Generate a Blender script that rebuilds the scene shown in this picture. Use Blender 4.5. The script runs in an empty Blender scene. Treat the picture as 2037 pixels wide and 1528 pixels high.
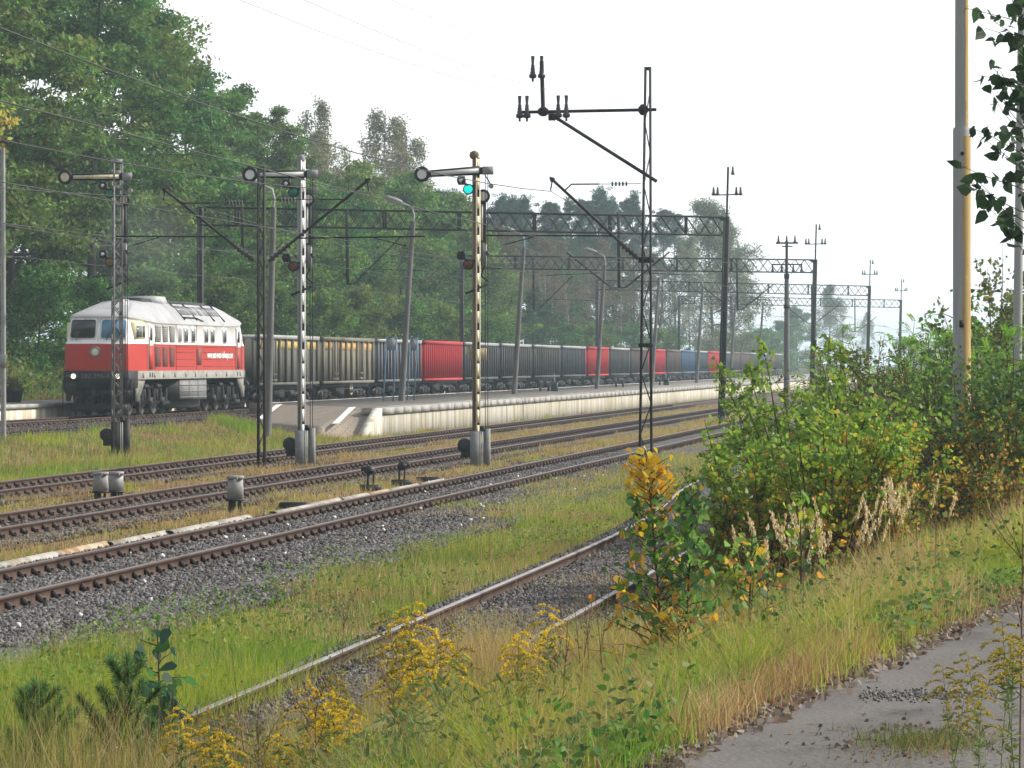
import bpy, math, numpy as np
from mathutils import Matrix, Vector
# World frame: +Y runs along the tracks, +X to the right of them, Z up; z = 0 is the railhead of the near tracks.
# "n" below is the distance of a thing to the left of the camera line (x = -n).
C = bpy.context.scene.collection
R = math.radians
sc = bpy.context.scene

# ------------------------------------------------------------------ mesh builder
class MB:
    def __init__(s):
        s.v = []; s.nv = 0; s.f = []; s.ft = []; s.fm = []; s.c = []; s.has = False
    def add(s, v, faces, m=0, col=None):
        v = np.asarray(v, float).reshape(-1, 3)
        for f in faces:
            s.f.append(np.asarray(f, np.int64) + s.nv); s.ft.append(np.array([len(f)])); s.fm.append(np.array([m]))
        s._c(len(v), col); s.v.append(v); s.nv += len(v)
    def _c(s, n, col):
        if col is None: s.c.append(np.ones((n, 3)))
        else:
            s.has = True; s.c.append(np.broadcast_to(np.asarray(col, float), (n, 3)))
    def bulk(s, v, k, col=None, m=0):
        """v: (N,k,3): N separate faces with k corners each; col (N,3)"""
        N = len(v)
        if N == 0: return
        s.f.append(np.arange(N*k) + s.nv); s.ft.append(np.full(N, k)); s.fm.append(np.full(N, m))
        s.v.append(v.reshape(-1, 3)); s._c(N*k, None if col is None else np.repeat(col, k, 0)); s.nv += N*k
    def index(s, v, faces, m=0, col=None):
        faces = np.asarray(faces); N, k = faces.shape
        s.f.append(faces.ravel() + s.nv); s.ft.append(np.full(N, k)); s.fm.append(np.full(N, m) if np.isscalar(m) else np.asarray(m))
        s.v.append(np.asarray(v, float)); s._c(len(v), col); s.nv += len(v)
    def mesh(s, name, mats, smooth=False):
        me = bpy.data.meshes.new(name)
        v = np.concatenate(s.v); f = np.concatenate(s.f); ft = np.concatenate(s.ft); fm = np.concatenate(s.fm)
        me.vertices.add(len(v)); me.vertices.foreach_set('co', v.ravel().astype(np.float32))
        me.loops.add(len(f)); me.loops.foreach_set('vertex_index', f.astype(np.int32))
        me.polygons.add(len(ft)); st = np.concatenate([[0], np.cumsum(ft)[:-1]])
        me.polygons.foreach_set('loop_start', st.astype(np.int32)); me.polygons.foreach_set('loop_total', ft.astype(np.int32))
        for m in (mats if isinstance(mats, (list, tuple)) else [mats]): me.materials.append(m)
        me.polygons.foreach_set('material_index', fm.astype(np.int32))
        if smooth: me.polygons.foreach_set('use_smooth', np.ones(len(ft), bool))
        if s.has:
            a = me.attributes.new('Col', 'FLOAT_COLOR', 'POINT')
            c = np.ones((len(v), 4), np.float32); c[:, :3] = np.concatenate(s.c); a.data.foreach_set('color', c.ravel())
        me.update(calc_edges=True); me.validate()
        return me
    def build(s, name, mats, parent=None, loc=(0, 0, 0), rot=(0, 0, 0), smooth=False):
        return obj(name, s.mesh(name, mats, smooth), parent, loc, rot)

def obj(name, me, parent=None, loc=(0, 0, 0), rot=(0, 0, 0)):
    o = bpy.data.objects.new(name, me); C.objects.link(o)
    o.location = loc; o.rotation_euler = rot
    if parent: o.parent = parent
    return o
def tag(o, label, cat, group=None, kind=None):
    if label: o['label'] = label
    if cat: o['category'] = cat
    if group: o['group'] = group
    if kind: o['kind'] = kind
    return o
def thing(name, label, cat, loc=(0, 0, 0), rz=0, group=None, rot=None):
    o = obj(name, None, None, loc, rot or (0, 0, rz)); o.empty_display_size = .3
    return tag(o, label, cat, group)
def copy_tree(o, parent=None):
    c = o.copy(); C.objects.link(c)
    if parent: c.parent = parent
    for ch in [x for x in C.objects if x.parent == o]: copy_tree(ch, c)
    return c
def dup(o, label, loc=None, rz=None, scale=None, group=None):
    c = copy_tree(o)
    if label: c['label'] = label
    if loc is not None: c.location = loc
    if rz is not None: c.rotation_euler = (0, 0, rz)
    if scale is not None: c.scale = scale if isinstance(scale, (tuple, list)) else (scale,)*3
    if group: c['group'] = group
    return c

BF = [(0, 1, 2, 3), (7, 6, 5, 4), (0, 4, 5, 1), (1, 5, 6, 2), (2, 6, 7, 3), (3, 7, 4, 0)]
def box(mb, x0, x1, y0, y1, z0, z1, m=0, col=None):
    mb.add([(x0, y0, z1), (x1, y0, z1), (x1, y1, z1), (x0, y1, z1), (x0, y0, z0), (x1, y0, z0), (x1, y1, z0), (x0, y1, z0)], BF, m, col)
def frame(d, up=(0, 0, 1)):
    d = np.asarray(d, float); d = d/np.linalg.norm(d); up = np.asarray(up, float)
    if abs(d @ up) > .98: up = np.array((0, 1., 0))
    a = np.cross(up, d); a /= np.linalg.norm(a); return d, a, np.cross(d, a)
def bar(mb, p0, p1, w, h=None, m=0, up=(0, 0, 1)):
    h = h or w; p0 = np.asarray(p0, float); p1 = np.asarray(p1, float)
    d, a, b = frame(p1-p0, up)
    q = [(-w/2, h/2), (w/2, h/2), (w/2, -h/2), (-w/2, -h/2)]
    v = [p0+a*x+b*y for x, y in q] + [p1+a*x+b*y for x, y in q]
    mb.add(v, [(3, 2, 1, 0), (4, 5, 6, 7), (0, 1, 5, 4), (1, 2, 6, 5), (2, 3, 7, 6), (3, 0, 4, 7)], m)
def tube(mb, pts, r, k=6, m=0, col=None, cap=True):
    pts = np.asarray(pts, float); N = len(pts); r = np.broadcast_to(np.asarray(r, float), (N,))
    t = np.gradient(pts, axis=0); vs = []
    d, a, b = frame(t[0])
    an = np.arange(k)*2*math.pi/k
    for i in range(N):
        d = t[i]/np.linalg.norm(t[i]); a = a-d*(a @ d); a /= np.linalg.norm(a); b = np.cross(d, a)
        vs.append(pts[i]+r[i]*(np.outer(np.cos(an), a)+np.outer(np.sin(an), b)))
    v = np.concatenate(vs); f = []
    for i in range(N-1):
        for j in range(k):
            f.append((i*k+j, i*k+(j+1) % k, (i+1)*k+(j+1) % k, (i+1)*k+j))
    mb.index(v, f, m, col)
    if cap: mb.add(vs[0], [tuple(range(k-1, -1, -1))], m, col); mb.add(vs[-1], [tuple(range(k))], m, col)
def cyl(mb, p0, p1, r, k=16, m=0): tube(mb, [p0, p1], r, k, m)
def lathe(mb, prof, k=14, m=0, o=(0, 0, 0), ax='z'):
    an = np.arange(k)*2*math.pi/k; v = []
    for r, z in prof:
        for q in an:
            p = (r*math.cos(q), r*math.sin(q), z)
            if ax == 'y': p = (p[0], z, p[1])
            if ax == 'x': p = (z, p[0], p[1])
            v.append((p[0]+o[0], p[1]+o[1], p[2]+o[2]))
    f = [(i*k+j, i*k+(j+1) % k, (i+1)*k+(j+1) % k, (i+1)*k+j) for i in range(len(prof)-1) for j in range(k)]
    mb.index(v, f, m); n = (len(prof)-1)*k
    mb.add(v[:k], [tuple(range(k))], m); mb.add(v[n:], [tuple(range(k))], m)
def extrude(mb, poly, axis, a, b, m=0):
    """poly: list of 2-D points in the plane across the axis, extruded from a to b along it"""
    n = len(poly)
    def P(p, t): return {'x': (t, p[0], p[1]), 'y': (p[0], t, p[1]), 'z': (p[0], p[1], t)}[axis]
    v = [P(p, a) for p in poly]+[P(p, b) for p in poly]
    mb.add(v, [tuple(range(n)), tuple(range(2*n-1, n-1, -1))]+[(i, i+n, (i+1) % n+n, (i+1) % n) for i in range(n)], m)
def rrect(x0, x1, z0, z1, r, k=4):
    out = []
    for cx, cz, a0 in ((x1-r, z1-r, 0), (x0+r, z1-r, 90), (x0+r, z0+r, 180), (x1-r, z0+r, 270)):
        for i in range(k+1):
            q = R(a0+90*i/k); out.append((cx+r*math.cos(q), cz+r*math.sin(q)))
    return out

# ------------------------------------------------------------------ materials
def nt(m):
    m.use_nodes = True; t = m.node_tree; t.nodes.clear(); return t
def N(t, kind, **kw):
    n = t.nodes.new(kind)
    for k, v in kw.items():
        if k.startswith('i_'): n.inputs[k[2:].replace('_', ' ')].default_value = v
        else: setattr(n, k, v)
    return n
def rgba(c): return (c[0], c[1], c[2], 1)
TONE = dict(rust_rail_side=.45, rail_head=.7, worn_rail_head=.75, sleeper_concrete=.6, road_surface=.62, dark_steel=.6, mast_steel=.55, grey_steel=.75, concrete_post=.6, galvanised=.75, pole_paint=.68, limewashed_wall=.85, platform_coping=1.1, platform_paving=.62, ramp_brick=.62, signal_grey_paint=.85, bark=.7, twig_bark=.8, dry_stem=.75, sign_panel=.7, loco_roof_grey=.75, loco_black=.35, oily_underframe=.45, duct_white=.85, duct_rust=.8, rusty_mast=.85, weathered_timber=.75)
def mat(name, col, rough=.7, col2=None, scale=2.0, stretch=(1, 1, 1), metal=0, bump=0, bscale=None, spec=.3, ramp=(.4, .65), emit=0, col3=None, ramp3=(.62, .72), scale3=None, detail=6):
    """principled paint with up to two noise-mixed wear colours"""
    q = TONE.get(name, 1); sc_ = lambda c: tuple(x*q for x in c) if c else c; col, col2, col3 = sc_(col), sc_(col2), sc_(col3)
    m = bpy.data.materials.new(name); t = nt(m); L = t.links.new
    out = N(t, 'ShaderNodeOutputMaterial'); b = N(t, 'ShaderNodeBsdfPrincipled')
    b.inputs['Roughness'].default_value = rough; b.inputs['Metallic'].default_value = metal
    b.inputs['Specular IOR Level'].default_value = spec
    L(b.outputs[0], out.inputs[0])
    tc = N(t, 'ShaderNodeTexCoord'); mp = N(t, 'ShaderNodeMapping'); mp.inputs['Scale'].default_value = stretch
    L(tc.outputs['Object'], mp.inputs[0])
    b.inputs['Base Color'].default_value = rgba(col)
    cur = None
    def layer(c, sca, rp, cur, seed):
        nz = N(t, 'ShaderNodeTexNoise', noise_dimensions='4D'); nz.inputs['Scale'].default_value = sca; nz.inputs['Detail'].default_value = detail
        nz.inputs['W'].default_value = seed; nz.inputs['Roughness'].default_value = .65
        L(mp.outputs[0], nz.inputs['Vector'])
        r = N(t, 'ShaderNodeMapRange'); r.inputs[1].default_value = rp[0]; r.inputs[2].default_value = rp[1]; L(nz.outputs[0], r.inputs[0])
        mx = N(t, 'ShaderNodeMix', data_type='RGBA'); L(r.outputs[0], mx.inputs[0])
        if cur is None: mx.inputs[6].default_value = rgba(col)
        else: L(cur, mx.inputs[6])
        mx.inputs[7].default_value = rgba(c); return mx.outputs[2]
    if col2: cur = layer(col2, scale, ramp, cur, 0.3)
    if col3: cur = layer(col3, scale3 or scale*.6, ramp3, cur, 4.7)
    if cur: L(cur, b.inputs['Base Color'])
    if bump:
        nb = N(t, 'ShaderNodeTexNoise'); nb.inputs['Scale'].default_value = bscale or scale*4; nb.inputs['Detail'].default_value = 5
        L(tc.outputs['Object'], nb.inputs['Vector'])
        bp = N(t, 'ShaderNodeBump'); bp.inputs['Strength'].default_value = bump; bp.inputs['Distance'].default_value = .02
        L(nb.outputs[0], bp.inputs['Height']); L(bp.outputs[0], b.inputs['Normal'])
    if emit:
        b.inputs['Emission Color'].default_value = rgba(col); b.inputs['Emission Strength'].default_value = emit
    return m
def leafmat(name, trans=.4, rough=.5, spec=.3, vary=.0, gain=1.0):
    m = bpy.data.materials.new(name); t = nt(m); L = t.links.new
    out = N(t, 'ShaderNodeOutputMaterial'); b = N(t, 'ShaderNodeBsdfPrincipled'); tr = N(t, 'ShaderNodeBsdfTranslucent'); mx = N(t, 'ShaderNodeMixShader')
    at = N(t, 'ShaderNodeAttribute', attribute_name='Col'); oi = N(t, 'ShaderNodeObjectInfo')
    hs = N(t, 'ShaderNodeHueSaturation'); L(at.outputs['Color'], hs.inputs['Color'])
    mr = N(t, 'ShaderNodeMapRange'); mr.inputs[3].default_value = .5-vary*.12; mr.inputs[4].default_value = .5+vary*.12; L(oi.outputs['Random'], mr.inputs[0]); L(mr.outputs[0], hs.inputs['Hue'])
    ma = N(t, 'ShaderNodeMath', operation='MULTIPLY_ADD'); ma.inputs[1].default_value = vary*.5; ma.inputs[2].default_value = gain-vary*.25; L(oi.outputs['Random'], ma.inputs[0]); L(ma.outputs[0], hs.inputs['Value'])
    b.inputs['Roughness'].default_value = rough; b.inputs['Specular IOR Level'].default_value = spec
    L(hs.outputs[0], b.inputs['Base Color']); L(hs.outputs[0], tr.inputs['Color']); mx.inputs[0].default_value = trans
    L(b.outputs[0], mx.inputs[1]); L(tr.outputs[0], mx.inputs[2]); L(mx.outputs[0], out.inputs[0])
    return m
def groundmat(name, stone=None):
    """terrain: zone colours from the mesh, broken up by noise, fine grain in bump"""
    m = bpy.data.materials.new(name); t = nt(m); L = t.links.new
    out = N(t, 'ShaderNodeOutputMaterial'); b = N(t, 'ShaderNodeBsdfPrincipled'); b.inputs['Roughness'].default_value = .95; b.inputs['Specular IOR Level'].default_value = .1
    L(b.outputs[0], out.inputs[0]); at = N(t, 'ShaderNodeAttribute', attribute_name='Col'); tc = N(t, 'ShaderNodeTexCoord')
    n1 = N(t, 'ShaderNodeTexNoise'); n1.inputs['Scale'].default_value = 9; n1.inputs['Detail'].default_value = 8; n1.inputs['Roughness'].default_value = .7; L(tc.outputs['Object'], n1.inputs['Vector'])
    mr = N(t, 'ShaderNodeMapRange'); mr.inputs[1].default_value = .3; mr.inputs[2].default_value = .7; mr.inputs[3].default_value = .3; mr.inputs[4].default_value = 1.0; L(n1.outputs[0], mr.inputs[0])
    vm = N(t, 'ShaderNodeVectorMath', operation='SCALE'); L(at.outputs['Color'], vm.inputs[0]); L(mr.outputs[0], vm.inputs['Scale']); L(vm.outputs[0], b.inputs['Base Color'])
    bp = N(t, 'ShaderNodeBump'); bp.inputs['Strength'].default_value = .8; bp.inputs['Distance'].default_value = .04; L(n1.outputs[0], bp.inputs['Height']); L(bp.outputs[0], b.inputs['Normal'])
    return m
def stonemat(name, ca, cb, cc, scale=22, bump=1.0):
    """crushed stone: one colour per voronoi cell with domed bump"""
    m = bpy.data.materials.new(name); t = nt(m); L = t.links.new
    out = N(t, 'ShaderNodeOutputMaterial'); b = N(t, 'ShaderNodeBsdfPrincipled'); b.inputs['Roughness'].default_value = .9; b.inputs['Specular IOR Level'].default_value = .15
    L(b.outputs[0], out.inputs[0]); tc = N(t, 'ShaderNodeTexCoord')
    nz = N(t, 'ShaderNodeTexNoise'); nz.inputs['Scale'].default_value = 14; L(tc.outputs['Object'], nz.inputs['Vector'])
    va = N(t, 'ShaderNodeVectorMath', operation='MULTIPLY_ADD'); va.inputs[1].default_value = (.06, .06, .06); L(nz.outputs['Color'], va.inputs[0]); L(tc.outputs['Object'], va.inputs[2])
    vo = N(t, 'ShaderNodeTexVoronoi'); vo.inputs['Scale'].default_value = scale; L(va.outputs[0], vo.inputs['Vector'])
    sp = N(t, 'ShaderNodeSeparateColor'); L(vo.outputs['Color'], sp.inputs[0])
    m1 = N(t, 'ShaderNodeMix', data_type='RGBA'); m1.inputs[6].default_value = rgba(ca); m1.inputs[7].default_value = rgba(cb); L(sp.outputs[0], m1.inputs[0])
    big = N(t, 'ShaderNodeTexNoise'); big.inputs['Scale'].default_value = .7; big.inputs['Detail'].default_value = 6; L(tc.outputs['Object'], big.inputs['Vector'])
    r = N(t, 'ShaderNodeMapRange'); r.inputs[1].default_value = .5; r.inputs[2].default_value = .72; r.inputs[4].default_value = .75; L(big.outputs[0], r.inputs[0])
    m2 = N(t, 'ShaderNodeMix', data_type='RGBA'); L(r.outputs[0], m2.inputs[0]); L(m1.outputs[2], m2.inputs[6]); m2.inputs[7].default_value = rgba(cc); L(m2.outputs[2], b.inputs['Base Color'])
    bp = N(t, 'ShaderNodeBump', invert=True); bp.inputs['Strength'].default_value = bump; bp.inputs['Distance'].default_value = .035; L(vo.outputs['Distance'], bp.inputs['Height']); L(bp.outputs[0], b.inputs['Normal'])
    return m

M = {}
M['ground'] = groundmat('ground_soil')
M['ballast'] = stonemat('grey_ballast', (.05, .047, .045), (.18, .17, .163), (.10, .08, .06))
M['brown_ballast'] = stonemat('brown_ballast', (.055, .043, .035), (.15, .125, .10), (.125, .092, .05))
M['rust_rail'] = mat('rust_rail_side', (.115, .06, .042), .8, (.17, .105, .08), 3, col3=(.065, .04, .035))
M['rail_head'] = mat('rail_head', (.20, .175, .165), .45, (.13, .085, .065), 5, (1, .15, 1), metal=.35)
M['worn_head'] = mat('worn_rail_head', (.40, .39, .38), .5, (.24, .2, .18), 5, (1, .2, 1), metal=.2)
M['chair'] = mat('rail_chair', (.045, .034, .029), .85)
M['sleeper'] = mat('sleeper_concrete', (.21, .19, .17), .9, (.12, .1, .09), 6, (1, 1, 1), bump=.3)
M['road'] = mat('road_surface', (.21, .19, .172), .95, (.15, .134, .12), 1.2, (1, .5, 1), bump=.6, bscale=30, col3=(.10, .09, .082), ramp3=(.52, .70), scale3=2.6)
M['dark_steel'] = mat('dark_steel', (.032, .030, .029), .65, (.055, .045, .038), 3)
M['mast_steel'] = mat('mast_steel', (.038, .034, .034), .7, (.06, .048, .04), 2.5)
M['grey_steel'] = mat('grey_steel', (.26, .26, .25), .55, (.19, .185, .175), 3)
M['lamp_grey'] = mat('concrete_post', (.25, .24, .23), .85, (.18, .17, .155), 4, (1, 1, .3))
M['galv'] = mat('galvanised', (.42, .42, .41), .5, (.32, .31, .29), 4)
M['wire'] = mat('wire_metal', (.065, .063, .06), .7)
M['white_paint'] = mat('white_enamel', (.74, .74, .70), .5, (.6, .58, .5), 4, ramp=(.5, .8))
M['cream_paint'] = mat('cream_paint', (.72, .65, .45), .6, (.40, .23, .10), 5, ramp=(.5, .7))
M['black_paint'] = mat('black_enamel', (.022, .022, .024), .5)
M['rust_paint'] = mat('rusty_mast', (.17, .105, .06), .8, (.26, .19, .12), 5, (1, 1, .3))
M['signal_grey'] = mat('signal_grey_paint', (.27, .27, .265), .6, (.2, .2, .19), 4)
M['green_glow'] = mat('glowing_green_lens', (.0, .62, .52), .3, emit=.9)  # emission stands in for sunlight shining through the green glass
M['green_lens'] = mat('green_lens', (.01, .17, .10), .25)
M['amber_lens'] = mat('amber_lens', (.13, .05, .018), .3); M['slot_shade'] = mat('slot_shade', (.10, .095, .085), .8)
M['yellow_lens'] = mat('yellow_lens', (.2, .13, .02), .3)
M['lamp_glass'] = mat('pale_lamp_glass', (.7, .7, .68), .2)
M['insulator'] = mat('insulator', (.055, .05, .05), .3)
M['wall_white'] = mat('limewashed_wall', (.72, .69, .60), .9, (.46, .38, .22), 1.6, (1, 1.3, .16), bump=.3, ramp=(.42, .64), col3=(.30, .25, .17), scale3=2.2, ramp3=(.52, .68))
M['coping'] = mat('platform_coping', (.34, .32, .29), .9, (.20, .19, .17), 2.2, bump=.3)
M['paving'] = 0
def brickmat(name, c1, c2, mo, w, h, sc, stain):
    m = bpy.data.materials.new(name); t = nt(m); L = t.links.new; out = N(t, 'ShaderNodeOutputMaterial'); b = N(t, 'ShaderNodeBsdfPrincipled'); b.inputs['Roughness'].default_value = .95; b.inputs['Specular IOR Level'].default_value = .15; L(b.outputs[0], out.inputs[0])
    tc = N(t, 'ShaderNodeTexCoord'); br = N(t, 'ShaderNodeTexBrick'); br.inputs['Color1'].default_value = rgba(c1); br.inputs['Color2'].default_value = rgba(c2); br.inputs['Mortar'].default_value = rgba(mo); br.inputs['Scale'].default_value = sc; br.inputs['Brick Width'].default_value = w; br.inputs['Row Height'].default_value = h; br.inputs['Mortar Size'].default_value = .018; L(tc.outputs['Object'], br.inputs['Vector'])
    nz = N(t, 'ShaderNodeTexNoise'); nz.inputs['Scale'].default_value = .9; nz.inputs['Detail'].default_value = 8; nz.inputs['Roughness'].default_value = .7; L(tc.outputs['Object'], nz.inputs['Vector'])
    r = N(t, 'ShaderNodeMapRange'); r.inputs[1].default_value = .42; r.inputs[2].default_value = .68; L(nz.outputs[0], r.inputs[0]); mx = N(t, 'ShaderNodeMix', data_type='RGBA'); L(r.outputs[0], mx.inputs[0]); L(br.outputs['Color'], mx.inputs[6]); mx.inputs[7].default_value = rgba(stain); L(mx.outputs[2], b.inputs['Base Color'])
    bp = N(t, 'ShaderNodeBump'); bp.inputs['Strength'].default_value = .5; bp.inputs['Distance'].default_value = .02; L(nz.outputs[0], bp.inputs['Height']); L(bp.outputs[0], b.inputs['Normal']); return m
M['ramp_brick'] = brickmat('ramp_brick', (.32, .255, .19), (.25, .21, .165), (.11, .10, .08), .5, .25, 1.0, (.19, .165, .14))
M['paving'] = brickmat('platform_paving', (.38, .35, .30), (.32, .29, .25), (.2, .18, .145), 1.0, 1.0, 1.0, (.25, .22, .18))
M['white_line'] = mat('white_line_paint', (.78, .77, .74), .8, (.55, .52, .47), 3, ramp=(.5, .7))
M['worn_line'] = mat('worn_line_paint', (.74, .73, .70), .8, (.40, .36, .31), .35, (2, 1, 1), ramp=(.47, .55))
M['blue_paint'] = mat('blue_frame_paint', (.12, .24, .36), .6, (.09, .16, .23), 4)
M['sign_back'] = mat('sign_panel', (.42, .43, .42), .6, (.34, .34, .33), 3)
M['pole_white'] = mat('pole_paint', (.55, .55, .53), .6, (.42, .42, .41), 2, (3, 3, .25))
M['leaf'] = leafmat('leaf', .55, .5, .25, 0, 1.15)
M['crown'] = leafmat('crown_leaf', .42, .6, .15, vary=.22, gain=1.35)
M['grass'] = leafmat('grass_blade', .52, .6, .15, 0, 1.22)
M['bark'] = mat('bark', (.075, .062, .052), .95, (.12, .105, .09), 3, (3, 3, .5), bump=.5)
M['birch_bark'] = mat('birch_bark', (.36, .34, .32), .9, (.10, .09, .085), 4, (1, 1, 2))
M['twig'] = mat('twig_bark', (.085, .055, .038), .9, (.13, .09, .06), 6)
M['stem_dry'] = mat('dry_stem', (.15, .085, .05), .9, (.23, .15, .085), 5)
M['stem_green'] = mat('green_stem', (.11, .16, .05), .8, (.2, .15, .07), 5)
# ------------------------------------------------------------------ terrain
def sst(a, b, x): t = np.clip((x-a)/(b-a), 0, 1); return t*t*(3-2*t)
def vnoise(x, y, seed=0):
    xi = np.floor(x).astype(int); yi = np.floor(y).astype(int); fx = x-xi; fy = y-yi
    fx = fx*fx*(3-2*fx); fy = fy*fy*(3-2*fy)
    def h(a, b):
        q = (a*374761393+b*668265263+seed*974711) & 0x7fffffff
        q = ((q ^ (q >> 13))*1274126177) & 0x7fffffff
        return ((q ^ (q >> 16)) & 0xffff)/65535.
    return (h(xi, yi)*(1-fx)+h(xi+1, yi)*fx)*(1-fy)+(h(xi, yi+1)*(1-fx)+h(xi+1, yi+1)*fx)*fy
def fbm(x, y, seed=0, o=4):
    r = 0; a = .5
    for i in range(o): r = r+a*vnoise(x*2**i, y*2**i, seed+i*17); a *= .5
    return r/(1-.5**o)
ROADZ = .9
def road_edge(s): return np.clip(1.58-.1417*(s-14.45), -9, 4) + .10*(fbm(s*1.1, s*0+3.3, 5)-.5)
T4_C = 5.37
def t4_off(s):
    s = np.asarray(s, float)
    return np.interp(s, [0, 50, 56, 62, 71, 78, 86, 100, 120, 150, 200], [0, 0, .1, .33, .86, 1.1, 1.4, 1.9, 2.7, 4, 6])
def gz(n, s):
    n = np.asarray(n, float); s = np.asarray(s, float)
    re = road_edge(s)
    bump = .10*(fbm(n*.8, s*.8, 1)-.5)
    bank = np.clip((n-re)/(4.1-re), 0, 1); zb = ROADZ+(-.26-ROADZ)*(bank*.6+.4*sst(0, 1, bank))
    z = np.where(n < 4.1, zb+bump*sst(0, .4, n-re), -.26+.3*bump)
    z = np.where(n < re, ROADZ-.015, z)
    z = np.where(n < re-4.2, ROADZ+.05+2*bump*sst(0, 2, re-4.2-n), z)
    rise = sst(26, 31.5, n); z = np.where(n > 23, -.26+rise*.62+bump*(1-rise)*1.6, z)
    z = np.where(n > 38, .36+.5*sst(38, 40, n), z)
    z = np.where(n > 40, .86+2.3*sst(40, 48, n)+bump*2, z)
    far = sst(700, 1100, s); return z*(1-far)-.26*far
def ground():
    ns = np.concatenate([np.array([-1500, -700, -300, -150, -80, -50, -32, -22, -15]), np.arange(-11, 6.2, .22), np.arange(6.2, 31, .45), np.arange(31, 50, .9), np.array([53, 58, 66, 80, 110, 160, 300, 700, 1500])])
    ss = np.concatenate([np.array([-60, -30, -12, -4, 2, 6, 9]), np.arange(11, 62, .3), np.arange(62, 130, .9), np.arange(130, 260, 3), np.arange(260, 520, 12), np.arange(520, 1200, 60), np.array([1300, 1500, 1900, 2600, 3400, 4200])])
    nn, s2 = np.meshgrid(ns, ss); z = gz(nn, s2)
    v = np.stack([-nn, s2, z], -1).reshape(-1, 3)
    a = len(ns); b = len(ss); i, j = np.meshgrid(np.arange(b-1), np.arange(a-1), indexing='ij'); k = (i*a+j).ravel()
    F = np.stack([k, k+a, k+a+1, k+1], 1)
    n = nn.ravel(); s = s2.ravel(); nz = fbm(n*.5, s*.5, 9)[:, None]
    soil = np.array((.105, .078, .048)); dry = np.array((.19, .14, .062)); grn = np.array((.095, .10, .03)); dirt = np.array((.15, .135, .125))
    col = np.where((n > 13) & (n < 23), 1, 0)[:, None]*(dry*(.75+.5*nz)) + np.where((n <= 13) | (n >= 23), 1, 0)[:, None]*(soil*nz+grn*(1-nz))
    onroad = (n < road_edge(s)+.12)[:, None] & (n > road_edge(s)-4.6)[:, None]; col = np.where(onroad, dirt*(.6+.3*nz), col)
    mb = MB(); mb.index(v, F, 0, col)
    o = mb.build('ground', M['ground'], smooth=True); tag(o, 'uneven soil and dry grass ground sloping down from the road to the tracks', None, None, 'structure')
ground()

def strip(name, ss, left, right, zf, m, label, across=10, kind='structure', jit=0, smooth=True, seed=3):
    """a sheet following the ground between n=left(s) and n=right(s)"""
    ss = np.asarray(ss, float); t = np.linspace(0, 1, across)
    n = left(ss)[:, None]*(1-t)+right(ss)[:, None]*t; S = np.repeat(ss[:, None], across, 1)
    z = zf(n, S, np.broadcast_to(t, n.shape)); z = z+jit*(fbm(n*6, S*6, seed)-.5)
    v = np.stack([-n, S, z], -1).reshape(-1, 3); a = across; b = len(ss)
    i, j = np.meshgrid(np.arange(b-1), np.arange(a-1), indexing='ij'); k = (i*a+j).ravel()
    mb = MB(); mb.index(v, np.stack([k, k+a, k+a+1, k+1], 1)); o = mb.build(name, m, smooth=smooth)
    return tag(o, label, None, None, kind)
strip('road', np.arange(4, 130, .4), lambda s: road_edge(s), lambda s: road_edge(s)-4.0, lambda n, s, t: ROADZ+.012-.03*np.abs(t-.5)+.035*(fbm(n*1.5, s*1.2, 31)-.5), M['road'], 'worn grey track of compacted dirt curving off to the right', 22)

# ------------------------------------------------------------------ tracks
TR = {'T1': (12.0, 0.0), 'T2': (16.75, 0.0), 'T3': (21.45, 0.0), 'TL': (34.3, .6)}
def ballast(name, cf, lw, rw, s0, s1, zt, m, label, ds=.45, jit=.05, drop=.22):
    ss = np.arange(s0, s1, ds); L = lambda s: cf(s)+lw+.5*(fbm(s*.7, s*0+1.7, 77)-.5); Rr = lambda s: cf(s)-rw-.9*(fbm(s*.55, s*0+9.2, 78)-.5)
    def zf(n, s, t):
        d = np.minimum((L(s)-n), (n-Rr(s))); return zt-drop*(1-sst(0, .55, d))-.03*sst(0, .4, np.abs(n-cf(s))-1.3)
    return strip(name, ss, L, Rr, zf, m, label, max(8, int((lw+rw)/.24)), 'structure', jit)
cst = lambda c: (lambda s: np.asarray(s, float)*0+c)
ballast('gravel_bed', cst(12.0), 1.75, 2.9, 4, 300, -.165, M['ballast'], 'wide dark grey crushed stone bed under the nearest long track', jit=.07)
ballast('gravel_bed', lambda s: T4_C+t4_off(s), 1.0, 1.0, 4, 130, -.10, M['ballast'], 'dark grey stone bed of the short weedy siding', jit=.07)
ballast('gravel_bed', cst(16.75), 1.7, 1.9, 4, 500, -.185, M['brown_ballast'], 'brownish stone bed under the middle track', .9)
ballast('gravel_bed', cst(21.45), 1.6, 1.6, 4, 700, -.185, M['brown_ballast'], 'brown stone bed of the track beside the platform wall', .9)
ballast('gravel_bed', cst(34.3), 1.7, 3.3, 4, 900, .43, M['brown_ballast'], 'raised purple brown stone bed carrying the freight train', .9, drop=.55)

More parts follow.
